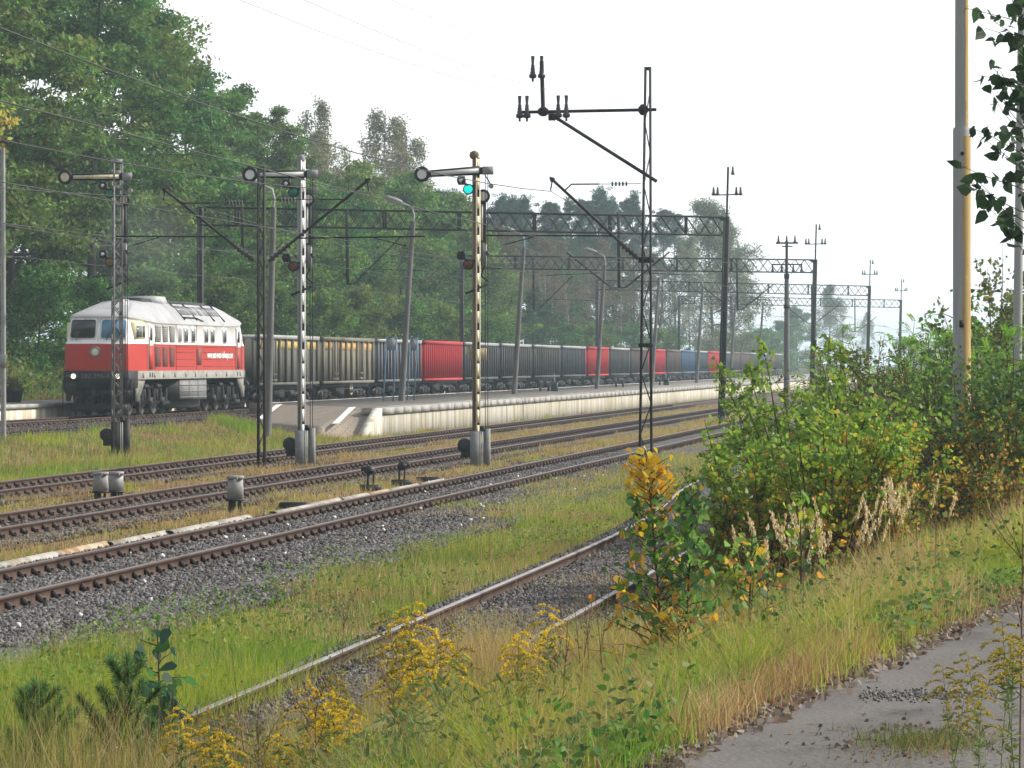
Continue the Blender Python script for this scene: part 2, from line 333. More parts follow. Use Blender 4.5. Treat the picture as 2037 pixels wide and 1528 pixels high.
def rail_prof(): return [(-.07, -.17), (.07, -.17), (.07, -.155), (.012, -.13), (.012, -.045), (.036, -.035), (.036, -.004), (.028, 0), (-.028, 0), (-.036, -.004), (-.036, -.035), (-.012, -.045), (-.012, -.13), (-.07, -.155)]
def rail(path, parent, head, off, zj=0):
    """sweep the rail section along path [(n,s)], shifted sideways by off"""
    P = rail_prof(); k = len(P); pts = np.array([(-n, s) for n, s in path]); d = np.gradient(pts, axis=0); d /= np.linalg.norm(d, axis=1)[:, None]
    nrm = np.stack([d[:, 1], -d[:, 0]], 1); v = []
    for i in range(len(pts)):
        for x, z in P:
            q = pts[i]+nrm[i]*(off+x); v.append((q[0], q[1], z))
    f = []; m = []
    for i in range(len(pts)-1):
        for j in range(k):
            f.append((i*k+j, i*k+(j+1) % k, (i+1)*k+(j+1) % k, (i+1)*k+j)); m.append(1 if j in (6, 7, 8) else 0)
    mb = MB(); mb.index(v, f, 0, None); mb.fm[-1] = np.array(m)
    mb.add(v[:k], [tuple(range(k))]); mb.add(v[-k:], [tuple(range(k-1, -1, -1))])
    return mb.build('rail', [M['rust_rail'], head], parent)
def sleeper_mb(hc=1.0):
    mb = MB()
    extrude(mb, [(-.13, -.30), (.13, -.30), (.12, -.172), (-.12, -.172)], 'x', -1.3, 1.3, 0)
    for sx in (-.753, .753):
        box(mb, sx-.17, sx+.17, -.085, .085, -.171, -.158, 1)
        for e in (-1, 1):
            extrude(mb, [(sx+e*.02, -.158), (sx+e*(.05+.08*hc), -.158), (sx+e*.045, -.158+.095*hc), (sx+e*.02, -.158+.095*hc)], 'y', -.045, .045, 1)
            tube(mb, [(sx+e*.11, 0, -.16), (sx+e*.11, 0, -.16+.06*hc)], .02, 6, 1)
    return mb
SLEEP = sleeper_mb().mesh('sleeper', [M['sleeper'], M['chair']])
SLOW = sleeper_mb(.45).mesh('sleeper', [M['sleeper'], M['chair']])
def track(label, path, z, s_first, s_last, head, cnt=100, step=.62, sm=None):
    n0 = path[0][0]
    t = thing('railway_track', label, 'railway track', (0, 0, z), 0, 'parallel railway tracks')
    for off in (-.753, .753): rail(path, t, head, off)
    pn = np.array([p[0] for p in path]); ps = np.array([p[1] for p in path]); s = s_first; i = 0; rest = MB(); sv = sleeper_mb()
    V = np.concatenate(sv.v); rng = np.random.default_rng(int(n0*10))
    while s < s_last:
        n = np.interp(s, ps, pn); sl = (np.interp(s+.5, ps, pn)-np.interp(s-.5, ps, pn)); a = math.atan(sl)+rng.normal(0, .006)
        if i < cnt: obj('sleeper', sm or SLEEP, t, (-n, s, rng.normal(0, .004)), (0, 0, a))
        else:
            nv = rest.nv; rest.v.append(V+np.array((-n, s, 0))); rest.c.append(np.ones((len(V), 3))); rest.nv += len(V)
            rest.f.extend([q+nv for q in sv.f]); rest.ft.extend(sv.ft); rest.fm.extend(sv.fm)
        i += 1; s += step
    if rest.nv: o = rest.build('sleepers', [M['sleeper'], M['chair']], t); o['kind'] = 'stuff'
    return t
track('rusty track laid straight on the wide dark grey gravel bed', [(12.0, 2), (12.0, 40), (12.0, 1300)], 0, 36.2, 170, M['rail_head'])
track('rusty track in the middle, running between the two brown semaphore strips', [(16.75, 2), (16.75, 1300)], 0, 50.4, 200, M['rail_head'])
track('rusty track closest to the white platform wall', [(21.45, 2), (21.45, 1300)], 0, 64.1, 220, M['rail_head'])
track('track on the raised ballast carrying the red and white locomotive', [(34.3, 2), (34.3, 1300)], .6, 106.3, 240, M['rail_head'])
p4 = [(T4_C+float(t4_off(s)), s) for s in np.concatenate([[3, 20, 40, 48], np.arange(52, 150, 3)])]
track('weedy siding with pale worn railheads bending away through the grass', p4, -.01, 13.3, 128, M['worn_head'], sm=SLOW)

# crushed stones lying on the beds
def stones(name, label, cnt, sampler, zf, r0, r1, cols, seed, m='grass'):
    rng = np.random.default_rng(seed); n, s = sampler(rng, cnt); k = len(n)
    z = zf(n, s); c = np.stack([-n, s, z], 1)
    base = np.array([(1, 0, 0), (0, 1, 0), (-1, 0, 0), (0, -1, 0), (0, 0, 1), (0, 0, -1)], float)
    sc3 = rng.uniform(r0, r1, (k, 1, 1))*rng.uniform(.55, 1.25, (k, 1, 3))
    q = rng.normal(size=(k, 3, 3)); q, _ = np.linalg.qr(q)
    v = (base[None]*sc3*rng.uniform(.8, 1.2, (k, 6, 1))) @ q + c[:, None]
    F = np.array([(0, 1, 4), (1, 2, 4), (2, 3, 4), (3, 0, 4), (1, 0, 5), (2, 1, 5), (3, 2, 5), (0, 3, 5)])
    idx = (np.arange(k)[:, None, None]*6+F[None]).reshape(-1, 3)
    cc = np.array(cols)[rng.integers(0, len(cols), k)]*rng.uniform(.7, 1.3, (k, 1))
    mb = MB(); mb.index(v.reshape(-1, 3), idx, 0, np.repeat(cc, 6, 0))
    return tag(mb.build(name, STONE), label, None, None, 'stuff')
def vcolmat(name, rough=.9):
    m = bpy.data.materials.new(name); t = nt(m); out = N(t, 'ShaderNodeOutputMaterial'); b = N(t, 'ShaderNodeBsdfPrincipled'); b.inputs['Roughness'].default_value = rough; b.inputs['Specular IOR Level'].default_value = .2
    a = N(t, 'ShaderNodeAttribute', attribute_name='Col'); t.links.new(a.outputs['Color'], b.inputs['Base Color']); t.links.new(b.outputs[0], out.inputs[0]); return m
STONE = vcolmat('stone')
GREYS = [(.125, .118, .114), (.08, .075, .073), (.17, .16, .155), (.11, .092, .08), (.14, .13, .128), (.055, .051, .05)]
def samp(n0, n1, s0, s1, pw=1.6):
    def f(rng, k):
        u = rng.random(k)**pw; return rng.uniform(n0, n1, k), s0+(s1-s0)*u
    return f
def offrail(f, cs):
    def g(rng, k):
        n, s = f(rng, k); ok = np.ones(k, bool)
        for c in cs: ok &= np.abs(n-c) > .10
        return n[ok], s[ok]
    return g
stones('gravel', 'loose dark grey track stones covering the wide bed', 62000, offrail(samp(8.8, 13.6, 33, 105), (11.25, 12.75)), lambda n, s: -.165-.05*sst(1.5, 2.4, np.abs(n-12)), .022, .05, GREYS, 11)
def s4(rng, k):
    s = 16+52*rng.random(k)**1.3; n = T4_C+t4_off(s)+rng.uniform(-1.1, 1.12, k); ok = np.abs(np.abs(n-T4_C-t4_off(s))-.753) > .1; return n[ok], s[ok]
stones('gravel', 'loose dark stones between the rails of the weedy siding', 38000, s4, lambda n, s: n*0-.10, .014, .034, GREYS, 12)
BR = [(.10, .077, .058), (.065, .053, .044), (.135, .11, .088), (.085, .066, .053), (.17, .155, .14)]
stones('gravel', 'brownish stones strewn along the two middle tracks', 30000, offrail(samp(14.2, 22.8, 48, 120), (16.0, 17.5, 20.7, 22.2)), lambda n, s: np.where((np.abs(n-16.75) < 1.8) | (np.abs(n-21.45) < 1.6), -.185, -.245), .025, .05, BR, 13)
stones('gravel', 'purplish brown stones on the shoulder of the train track', 16000, samp(29.2, 35.6, 98, 150, 1.0), lambda n, s: np.where(n > 31.2, .43, -.05+.46*sst(29.5, 31.5, n)), .035, .07, [(.085, .066, .063), (.055, .044, .044), (.115, .094, .085)], 14)
rg = np.random.default_rng(3)
stones('pebbles', 'scattered white pebbles bright against the dark gravel', 60, samp(9.3, 13.4, 34, 90, 1.0), lambda n, s: n*0-.13, .022, .05, [(.7, .69, .66), (.6, .58, .55)], 15)
def patch(rng, k):
    n = rng.normal(.95, .35, k); s = 18.2+rng.normal(0, .55, k)-(n-.95)*.8; return n, s
stones('gravel', 'small patch of loose stones lying on the dirt road', 700, lambda r, k: (r.uniform(-.1, .82, k), 17.8+r.normal(0, .16, k)), lambda n, s: n*0+ROADZ+.006, .006, .014, [(.14, .128, .115), (.11, .10, .09), (.17, .16, .145)], 16)
# ------------------------------------------------------------------ semaphores
def ring_disc(mb, x, y, z, ro, ri, m_ring, m_disc, th=.03):
    k = 24; an = np.arange(k)*2*math.pi/k
    def circ(r, yy): return np.stack([x+r*np.cos(an), np.full(k, yy), z+r*np.sin(an)], 1)
    v = np.concatenate([circ(ro, y-th), circ(ri, y-th), circ(ro, y+th), circ(ri, y+th)]); f = []
    for i in range(k):
        j = (i+1) % k
        f += [(i, j, k+j, k+i), (2*k+i, 3*k+i, 3*k+j, 2*k+j), (i, 2*k+i, 2*k+j, j), (k+i, k+j, 3*k+j, 3*k+i)]
    mb.add(v, f, m_ring)
    c = np.concatenate([circ(ri, y-th*.5), circ(ri, y+th*.5)])
    mb.add(c, [tuple(range(k-1, -1, -1)), tuple(range(k, 2*k))], m_disc)
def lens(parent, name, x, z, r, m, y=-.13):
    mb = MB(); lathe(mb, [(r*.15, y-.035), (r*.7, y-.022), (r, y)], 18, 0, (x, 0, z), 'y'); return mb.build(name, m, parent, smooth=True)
def semaphore(label, n, s, z0, ztop, kind, arm_z, arm_x, tilt, paint, arm_fill, green, low_lens, lit=False):
    t = thing('semaphore_signal', label, 'semaphore signal', (-n, s, z0), 0, 'semaphore signals between the tracks')
    H = ztop-z0; arm_z -= z0
    mm = MB()
    if kind == 'lattice':
        w = .125
        for sx in (-1, 1):
            for sy in (-1, 1): bar(mm, (sx*w, sy*w, 0), (sx*w, sy*w, H-.12), .045, .045, 0)
        z = .2; k = 0; step = .28
        while z < H-2.0:
            e = 1 if k % 2 else -1
            for sy in (-1, 1): bar(mm, (-e*w, sy*(w+.01), z), (e*w, sy*(w+.01), z+step), .018, .03, 0); bar(mm, (sy*(w+.01), -e*w, z), (sy*(w+.01), e*w, z+step), .03, .018, 0)
            z += step; k += 1
        for zz in (H-1.95, H-1.45, H-.95, H-.5, H-.16):
            for sy in (-1, 1): box(mm, -w-.02, w+.02, sy*(w+.012)-.008, sy*(w+.012)+.008, zz, zz+.13, 0); box(mm, sy*(w+.012)-.008, sy*(w+.012)+.008, -w-.02, w+.02, zz, zz+.13, 0)
        mm.add([(-w-.03, -w-.03, H-.12), (w+.03, -w-.03, H-.12), (w+.03, w+.03, H-.12), (-w-.03, w+.03, H-.12), (0, 0, H)], [(0, 1, 4), (1, 2, 4), (2, 3, 4), (3, 0, 4), (3, 2, 1, 0)])
        for k in range(9): box(mm, -.02, .02, -w-.035, -w-.018, 1.2+k*.62, 1.26+k*.62, 0)
        mm.build('mast', [paint[0]], t, rot=(0, 0, R(28)))
    else:
        w = .078
        for sx in (-1, 1): extrude(mm, [(sx*w, -w), (sx*w, w), (sx*(w-.03), w), (sx*(w-.012), w-.03), (sx*(w-.012), -w+.03), (sx*(w-.03), -w)], 'z', .05, H-.1, 0)
        z = .75; step = .52
        while z < H-.4:
            hb = .35 if z < 2.6 else .32
            for sy in (-1, 1): box(mm, -w+.031, w-.031, sy*w-.006, sy*w+.006, z, z+hb, 1)
            z += step if z > 2.6 else .42
        box(mm, -.045, .045, -.045, .045, .05, H-.15, 2)  # shade in the open slots, put in as a dark inner box
        for sy in (-1, 1):
            for sx in (-1, 1): box(mm, sx*(w-.02)-.018, sx*(w-.02)+.018, sy*(w+.004)-.004, sy*(w+.004)+.004, .05, H-.12, 1)
        mm.build('mast', [paint[0], paint[1], M['slot_shade']], t, rot=(0, 0, R(45)))
        cp = MB()
        if kind == 'hook': lathe(cp, [(.02, -.13), (.10, -.11), (.135, -.03), (.12, .06), (.03, .11)], 14, 0, (-.06, 0, H-.02))
        else: lathe(cp, [(.10, -.1), (.105, -.02), (.07, .05), (.01, .07)], 14, 0, (0, 0, H-.04))
        cp.build('mast_cap', paint[0], t, smooth=True)
    # main arm, pivoted at the mast
    am = MB(); y = -.17; hw0, hw1 = .125, .095
    x0 = arm_x+.2
    def quad(xa, xb, ha, hb, yy, m, th=.012, cz=0.):
        am.add([(xa, yy, cz-ha), (xb, yy, cz-hb), (xb, yy, cz+hb), (xa, yy, cz+ha), (xa, yy+th, cz-ha), (xb, yy+th, cz-hb), (xb, yy+th, cz+hb), (xa, yy+th, cz+ha)], [(0, 1, 2, 3), (7, 6, 5, 4), (0, 4, 5, 1), (1, 5, 6, 2), (2, 6, 7, 3), (3, 7, 4, 0)], m)
    quad(x0, .12, hw1, hw0, y, 0); quad(x0+.05, .10, .05, .062, y-.004, 1, .003)
    ring_disc(am, arm_x, y, 0, .215, .135, 0, 1)
    am.build('semaphore_arm', [M['black_paint'], arm_fill], t, (0, 0, arm_z), (0, tilt, 0))
    pl = MB(); box(pl, .2, .5, -.19, -.17, -.11, .115, 0); box(pl, .08, .22, -.16, -.06, -.10, .10, 1); bar(pl, (.2, -.12, -.02), (.42, -.12, -.38), .03, .03, 1); lathe(pl, [(.07, -.18), (.07, -.1)], 10, 0, (.43, 0, -.42), 'y')
    pl.build('arm_counter_plate', [M['galv'], M['dark_steel']], t, (0, 0, arm_z))
    # spectacles
    def spectacle(z, gx, gz, name, lm, dark, small=True):
        sp = MB(); y = -.15
        an = np.linspace(0, 2*math.pi, 18, endpoint=False)
        ring_disc(sp, gx, y+.04, gz, .15, .118, 0, 0, .03)
        ring_disc(sp, gx-.2, y+.04, gz+.24, .12, .06, 0, 0, .05)
        bar(sp, (gx, y+.05, gz+.1), (gx-.2, y+.05, gz+.24), .2, .04, 0); bar(sp, (gx, y+.06, gz+.05), (0, -.06, gz+.12), .05, .05, 0)
        box(sp, gx-.30, gx-.12, y+.05, y+.26, gz+.13, gz+.36, 0)
        p = sp.build('lens_frame', [M['black_paint']], t)
        lens(p, name, gx, gz, .118, lm, y); lens(p, 'lamp_lens', gx-.2, gz+.24, .055, M['lamp_glass'] if small else M['dark_steel'], y-.03)
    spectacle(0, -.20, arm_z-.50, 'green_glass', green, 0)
    spectacle(0, -.20, arm_z-2.55, 'lower_glass', low_lens, 1, kind == 'lattice')
    # folded second arm hanging at the back of the mast
    sm = MB(); ring_disc(sm, .17, .12, arm_z-.68, .19, .125, 0, 1); 
    sm.add([(.17-.085, .12, arm_z-.85), (.17+.085, .12, arm_z-.85), (.17+.085, .12, arm_z-1.95), (.17-.085, .12, arm_z-1.95), (.17-.085, .135, arm_z-.85), (.17+.085, .135, arm_z-.85), (.17+.085, .135, arm_z-1.95), (.17-.085, .135, arm_z-1.95)], BF, 0)
    box(sm, .11, .165, .112, .118, arm_z-1.9, arm_z-.9, 1); box(sm, .08, .26, .06, .2, arm_z-2.6, arm_z-2.0, 2); tube(sm, [(.24, .1, arm_z-2.2), (.33, .1, arm_z-2.3)], .05, 8, 0); tube(sm, [(.2, .1, arm_z-2.6), (.12, .1, arm_z-2.85), (.3, .1, arm_z-3.0)], .03, 6, 0)
    sm.build('caution_arm', [M['black_paint'], arm_fill, M['signal_grey']], t)
    rd = MB()
    for x in (.25, .32): tube(rd, [(x, -.02, .75), (x, -.02, arm_z-.1)], .011, 5)
    bar(rd, (-.28, -.1, arm_z-3.35), (.28, .0, arm_z-3.1), .04, .06); rd.build('control_rod', M['dark_steel'], t)
    # base casing with pulley
    bs = MB(); box(bs, -.15, .11, -.16, .14, -.2, .93, 0); box(bs, .21, .37, -.08, .14, -.2, 1.0, 4); box(bs, .12, .24, -.12, -.09, .93, 1.08, 1)
    for x in (.135, .19): box(bs, x-.012, x+.012, -.125, -.10, .05, .93, 2)
    box(bs, -.30, .30, -.25, .22, -.35, -.12, 3); b = bs.build('base_casing', [M['signal_grey'] if kind != 'lattice' else M['dark_steel'], M['black_paint'], M['white_paint'], M['sleeper'], M['grey_steel'] if kind != 'lattice' else M['dark_steel']], t)
    wh = MB(); lathe(wh, [(.06, -.1), (.19, -.1), (.19, -.06), (.12, -.05), (.12, .03), (.19, .04), (.19, .08), (.06, .08)], 16, 0, (-.32, 0, .55), 'y'); box(wh, -.42, -.17, -.05, .1, .22, .5, 0); tube(wh, [(-.32, -.12, .55), (-.05, -.12, .55)], .02, 6, 0)
    wh.build('wire_wheel', M['black_paint'], t, smooth=False)
    return t
G2 = [M['signal_grey'], M['white_paint']]
semaphore('grey lattice semaphore with pyramid cap, its cream arm level in front of the locomotive', 26.83, 100.9, -.1, 8.72, 'lattice', 8.16, -1.56, 0, [M['grey_steel'], M['grey_steel']], M['cream_paint'], M['green_lens'], M['yellow_lens'])
semaphore('pale grey and white semaphore on a slotted mast beside the dark lattice catenary post', 19.8, 94.2, -.2, 8.34, 'channel', 7.82, -1.42, 0, G2, M['white_paint'], M['green_lens'], M['amber_lens'])
semaphore('rusty brown and cream semaphore with a bright sunlit green lens, arm tilted slightly', 14.8, 93.6, -.2, 8.31, 'hook', 7.84, -1.48, R(-3.2), [M['rust_paint'], M['cream_paint']], M['white_paint'], M['green_glow'], M['amber_lens'])

# ------------------------------------------------------------------ catenary posts with brackets
def insulator(mb, x, z, h=.42, y=0, m=0, up=True):
    pr = [(.03, 0), (.095, .02), (.10, .10), (.06, .13), (.075, .17), (.05, .20), (.065, .25), (.045, .28), (.055, .33), (.035, .36), (.05, h)]
    lathe(mb, pr if up else [(r, h-q) for r, q in pr[::-1]], 8, m, (x, y, z))
def lattice_post(mb, H, wb, wt, cx=0, lean=0, depth=.2, step=.55, m=0):
    def X(z, e): return cx+lean*z/H+e*(wb+(wt-wb)*z/H)/2
    for e in (-1, 1):
        for sy in (-1, 1): bar(mb, (X(0, e), sy*depth/2, -.2), (X(H, e), sy*depth/2*.8, H), .05, .04, m)
        bar(mb, (X(0, e), 0, -.2), (X(H, e), 0, H), .05, depth*.9, m, (0, 1, 0))
    z = .15; k = 0
    while z < H-step:
        e = 1 if k % 2 else -1
        for sy in (-1, 1): bar(mb, (X(z, -e), sy*depth/2, z), (X(z+step, e), sy*depth/2, z+step), .014, .014, m)
        z += step; k += 1
    box(mb, X(H, -1)-.02, X(H, 1)+.02, -depth/2, depth/2, H-.08, H, m)
def bracket(parent, x0, z0, x1, z1, tie_x, tie_z, reg0, reg1, reg_z, e):
    mb = MB(); d = np.array((x1-x0, 0, z1-z0)); 
    p = lambda f: (x0+d[0]*f, 0, z0+d[2]*f)
    tube(mb, [p(0), p(.22)], .05, 8, 1); tube(mb, [p(.2), p(1.03)], .038, 8, 0)
    for f in (.03, .07, .11, .15, .19): tube(mb, [p(f), p(f+.018)], .085, 8, 1)
    lathe(mb, [(.05, -.06), (.07, 0), (.05, .06)], 8, 0, p(1.0)); tube(mb, [(x1, 0, z1), (x1+.05*e, 0, z1-.28)], .02, 5, 0)
    q = p(.86); tube(mb, [q, (q[0]-.18*e, 0, tie_z), (q[0]-.9*e, 0, tie_z)], .022, 6, 0); tube(mb, [(q[0]-.9*e, 0, tie_z), (tie_x, 0, tie_z)], .011, 5, 0)
    for k in range(5): tube(mb, [(tie_x+e*(.35+k*.09), 0, tie_z), (tie_x+e*(.39+k*.09), 0, tie_z)], .06, 8, 1)
    c = p((reg_z-z0)/(z1-z0)); tube(mb, [(reg0, 0, reg_z+.03), (c[0], 0, reg_z), (reg1, 0, reg_z+.02)], .024, 6, 0)
    tube(mb, [(reg0*.6+c[0]*.4, 0, reg_z), (reg0*.85+c[0]*.15, 0, reg_z-.22)], .014, 5, 0)
    return mb.build('catenary_bracket', [M['mast_steel'], M['insulator']], parent)
t = thing('catenary_post', 'dark lattice catenary post with brackets on both sides, beside the white semaphore', 'catenary post', (-20.0, 90, -.2), 0, 'lattice catenary posts')
mb = MB(); lattice_post(mb, 8.0, .17, .15, 0, 0, .12, .42); mb.build('post', M['mast_steel'], t)
bracket(t, -.2, 5.5, -2.62, 7.4, -.16, 7.05, -3.95, -.9, 6.15, -1)
bracket(t, .2, 5.5, 2.85, 7.6, .16, 7.12, 4.4, 1.1, 6.1, 1)
t = thing('catenary_post', 'tall tapering lattice catenary post rising behind the yellow-topped sapling', 'catenary post', (-9.55, 88.2, -.2), 0, 'lattice catenary posts')
mb = MB(); lattice_post(mb, 10.36, .31, .12, -.02, .06, .16, .8); bar(mb, (-.2, 0, 3.25), (.18, 0, 3.25), .07, .1); bar(mb, (-.2, 0, 5.43), (.2, 0, 5.43), .08, .14); mb.build('post', M['mast_steel'], t)
bracket(t, -.2, 5.45, -2.42, 7.5, -.14, 7.38, -4.2, -.95, 6.05, -1)
mb = MB(); tube(mb, [(.26, 0, 9.27), (-3.3, 0, 9.24)], .042, 8); tube(mb, [(.28, -.1, 7.43), (-2.42, -.02, 9.15)], .045, 8); box(mb, -2.52, -2.34, -.06, .06, 9.02, 9.2); tube(mb, [(-2.66, 0, 9.2), (-2.70, 0, 10.55)], .055, 8); lathe(mb, [(.06, -.12), (.14, -.06), (.14, .06), (.06, .12)], 8, 0, (-2.66, 0, 9.25)); lathe(mb, [(.06, -.14), (.13, -.05), (.13, .05), (.06, .14)], 8, 0, (-.08, 0, 9.27))
a = mb.build('feeder_arm', M['mast_steel'], t)
for x, z in ((-3.27, 9.08), (-3.08, 9.08), (-2.27, 9.08), (-2.06, 9.08), (-2.93, 10.1), (-2.7, 10.1)):
    mb = MB(); insulator(mb, x, z, .58); tube(mb, [(x, 0, z-.08), (x, 0, z)], .03, 6); mb.build('insulator', M['insulator'], a)

# ------------------------------------------------------------------ portal gantries
def gantry(label, s, nR, zR, nL, zL, hang, zbase=-.2, vees=(19.6,)):
    t = thing('catenary_gantry', label, 'catenary gantry', (-nR, s, zbase), 0, 'catenary portal gantries over the tracks')
    W = -(nL-nR); hR = zR-zbase; hL = zL-zbase
    def top(x): return hR+(hL-hR)*x/W
    mb = MB(); lean = .27; 
    extrude(mb, [(-.17, -.17), (.17, -.17), (.17, -.12), (.04, -.1), (.04, .1), (.17, .12), (.17, .17), (-.17, .17), (-.17, .12), (-.04, .1), (-.04, -.1), (-.17, -.12)], 'z', -.4, 0.2)
    for e in (-1, 1): bar(mb, (e*.12, 0, -.3), (e*.10+lean, 0, hR+.02), .09, .3, 0, (0, 1, 0))
    bar(mb, (0, 0, -.3), (lean, 0, hR), .2, .05, 0, (0, 1, 0)); z = .8
    while z < hR-.5: bar(mb, (lean*z/hR-.15, 0, z), (lean*z/hR+.15, 0, z), .24, .12); z += .9
    mb.build('mast', M['mast_steel'], t)
    mb = MB(); e = .75; bar(mb, (W-.09, 0, -.2), (W-.09, 0, hL), .09, .3, 0, (0, 1, 0)); bar(mb, (W+.09, 0, -.2), (W+.09, 0, hL), .09, .3, 0, (0, 1, 0)); bar(mb, (W, 0, -.2), (W, 0, hL-.02), .12, .05, 0, (0, 1, 0)); mb.build('mast', M['mast_steel'], t)
    mb = MB(); hb = .88
    for sy in (-.3, .3):
        for dz in (0, -hb): bar(mb, (lean-.1, sy, hR+dz), (W, sy, hL+dz), .07, .08)
        k = int(abs(W-lean)/.62); xs = np.linspace(lean-.12, W, k+1)
        for i in range(k):
            a, b = xs[i], xs[i+1]
            bar(mb, (a, sy, top(a)-hb), (b, sy, top(b)), .03, .03); 
            if sy < 0 or i % 2: bar(mb, (a, sy*.96, top(a)), (b, sy*.96, top(b)-hb), .03, .03)
            if i % 6 == 3: bar(mb, (a, sy, top(a)-hb), (a, sy, top(a)), .1, .06, 0, (0, 1, 0))
    for x in np.linspace(lean, W, 14): bar(mb, (x, -.3, top(x)), (x, .3, top(x)), .04); bar(mb, (x, -.3, top(x)-hb), (x, .3, top(x)-hb), .04)
    extrude(mb, [(lean-.1, hR+.02), (lean-.1, hR-.25), (lean-.55, hR+.02)], 'y', -.02, .02); extrude(mb, [(lean-.1, hR-hb-.04), (lean-.1, hR-hb+.2), (lean-.55, hR-hb-.04)], 'y', -.02, .02)
    mb.build('lattice_beam', M['mast_steel'], t)
    for h, zb in hang:
        x = -(h-nR); mb = MB(); bar(mb, (x, -.32, top(x)+.06), (x+.03, -.32, zb-zbase), .14, .1, 0, (0, 1, 0)); mb.build('drop_post', M['mast_steel'], t)
        vs = ((-1, 2.55, 1.75), (1, 2.5, 1.75)) if h in vees else (((1, 2.75, 2.35),) if h < 36 else ())
        for e, dx, dz in vs:
            b = MB(); z0 = zb-zbase
            tube(b, [(x, -.32, z0), (x+e*.35, -.32, z0+.03 if h in vees else z0), (x+e*dx, -.32, z0+dz)], .04, 7)
            tube(b, [(x+e*.9, -.32, z0+.75), (x+e*(dx+1.3), -.32, z0+.62)], .018, 5)
            for k in range(4): q = .2+.03*k; tube(b, [(x+e*(.35+(dx-.35)*q), -.32, z0+.03+dz*q), (x+e*(.35+(dx-.35)*(q+.012)), -.32, z0+.03+dz*(q+.012))], .075, 7)
            b.build('wire_bracket', M['mast_steel'], t)
    mb = MB(); tube(mb, [(lean, 0, hR-.1), (lean+.07, 0, hR+2.45)], .055, 7); tube(mb, [(lean-.66, 0, hR+1.08), (lean+.7, 0, hR+1.1)], .035, 6); a = mb.build('feeder_pole', M['mast_steel'], t)
    for x, z in ((-.64, 1.05), (-.44, 1.05), (.47, 1.05), (.68, 1.05), (.30, 2.05)):
        mb = MB(); insulator(mb, lean+x, hR+z, .42); mb.build('insulator', M['insulator'], a)
    return t
gantry('dark lattice gantry standing closest, its beam crossing behind the rusty semaphore', 168.7, 14.6, 9.7, 40.6, 10.35, [(19.6, 6.25), (33.1, 6.5), (38.4, 8.3)])
gantry('dark lattice gantry second in the row, behind the closest one', 239.5, 14.5, 9.7, 38.9, 10.1, [(19.6, 6.25), (33.8, 6.3)])
gantry('hazy lattice gantry third in the row, its right pole beside the small hazy tree', 324.5, 14.5, 9.75, 39.8, 10.4, [(19.6, 6.25), (34.0, 6.3)])
gantry('faint hazy lattice gantry farthest along the tracks', 408, 14.5, 9.95, 40.3, 10.5, [(19.6, 6.25), (34.0, 6.3)])

# ------------------------------------------------------------------ overhead wires
def catenary(label, n, sup, z0=0):
    """sup: (s, messenger z, contact z, sideways offset)"""
    t = thing('overhead_wire', label, 'overhead wire', (0, 0, z0), 0, 'overhead contact wires')
    me = MB(); co = MB(); dr = MB()
    mp = []; cp = []
    for (a, ma, ca, oa), (b, m_b, cb, ob) in zip(sup[:-1], sup[1:]):
        L = b-a; k = 14
        for i in range(k):
            f = i/k; x = -(n+oa+(ob-oa)*f); sag = .95*(L/80)**2*4*f*(1-f)
            mp.append((x, a+L*f, ma+(m_b-ma)*f-sag)); cp.append((x+.05*math.sin(6*f), a+L*f, ca+(cb-ca)*f-.06*math.sin(math.pi*f)))
            if i % 2 == 1: bar(dr, mp[-1], cp[-1], .007)
    tube(me, mp, .0105, 4); tube(co, cp, .0095, 4)
    me.build('messenger_wire', M['wire'], t); co.build('contact_wire', M['wire'], t); d = dr.build('droppers', M['wire'], t); d['kind'] = 'stuff'
S = (168.7, 239.5, 324.5, 408, 490)
catenary('thin overhead wire pair above the nearest straight track, held by the tall tapering post', 12.0, [(12, 7.5, 5.7, -.2), (88.2, 7.0, 5.75, 0)]+[(q, 7.85, 5.85, .2) for q in S])
catenary('thin overhead wire pair above the middle track, held by the dark post', 16.9, [(12, 7.4, 5.7, .2), (90, 7.1, 5.7, 0)]+[(q, 7.85, 5.85, .1) for q in S])
catenary('thin overhead wire pair above the track by the platform wall', 22.4, [(12, 7.3, 5.7, .2), (90, 7.0, 5.75, 0)]+[(q, 7.85, 5.85, -.4) for q in S])
catenary('thin overhead wire pair strung above the freight train', 33.0, [(12, 7.0, 5.6, .3), (92, 7.0, 5.6, -.2)]+[(q, 7.9, 5.75, 0) for q in S], .5)
for lab, pts in (('feeder wire hung from the top insulators of the tapering post', [(12.4, 10, 10.2), (12.3, 88.2, 10.5), (14.15, 168.7, 12.05), (14.1, 239.5, 12.05), (14.1, 324.5, 12.1), (14.1, 408, 12.3)]),
                 ('feeder wire hung from the left arm insulators of the tapering post', [(12.9, 10, 9.3), (12.72, 88.2, 9.5), (15.0, 168.7, 11.1), (14.95, 239.5, 11.1), (14.95, 324.5, 11.1), (14.9, 408, 11.3)]),
                 ('feeder wire hung from the inner arm insulators of the tapering post', [(11.8, 10, 9.3), (11.72, 88.2, 9.5), (13.75, 168.7, 11.1), (13.75, 239.5, 11.1), (13.75, 324.5, 11.1), (13.75, 408, 11.3)])):
    p = []
    for (n0, s0, z0), (n1, s1, z1) in zip(pts[:-1], pts[1:]):
        for i in range(12): f = i/12; p.append((-(n0+(n1-n0)*f), s0+(s1-s0)*f, z0+(z1-z0)*f-.9*4*f*(1-f)*((s1-s0)/80)**2))
    mb = MB(); tube(mb, p, .0045, 4); tag(mb.build('feeder_wire', M['wire']), lab, 'feeder wire', 'feeder wires above the tracks')

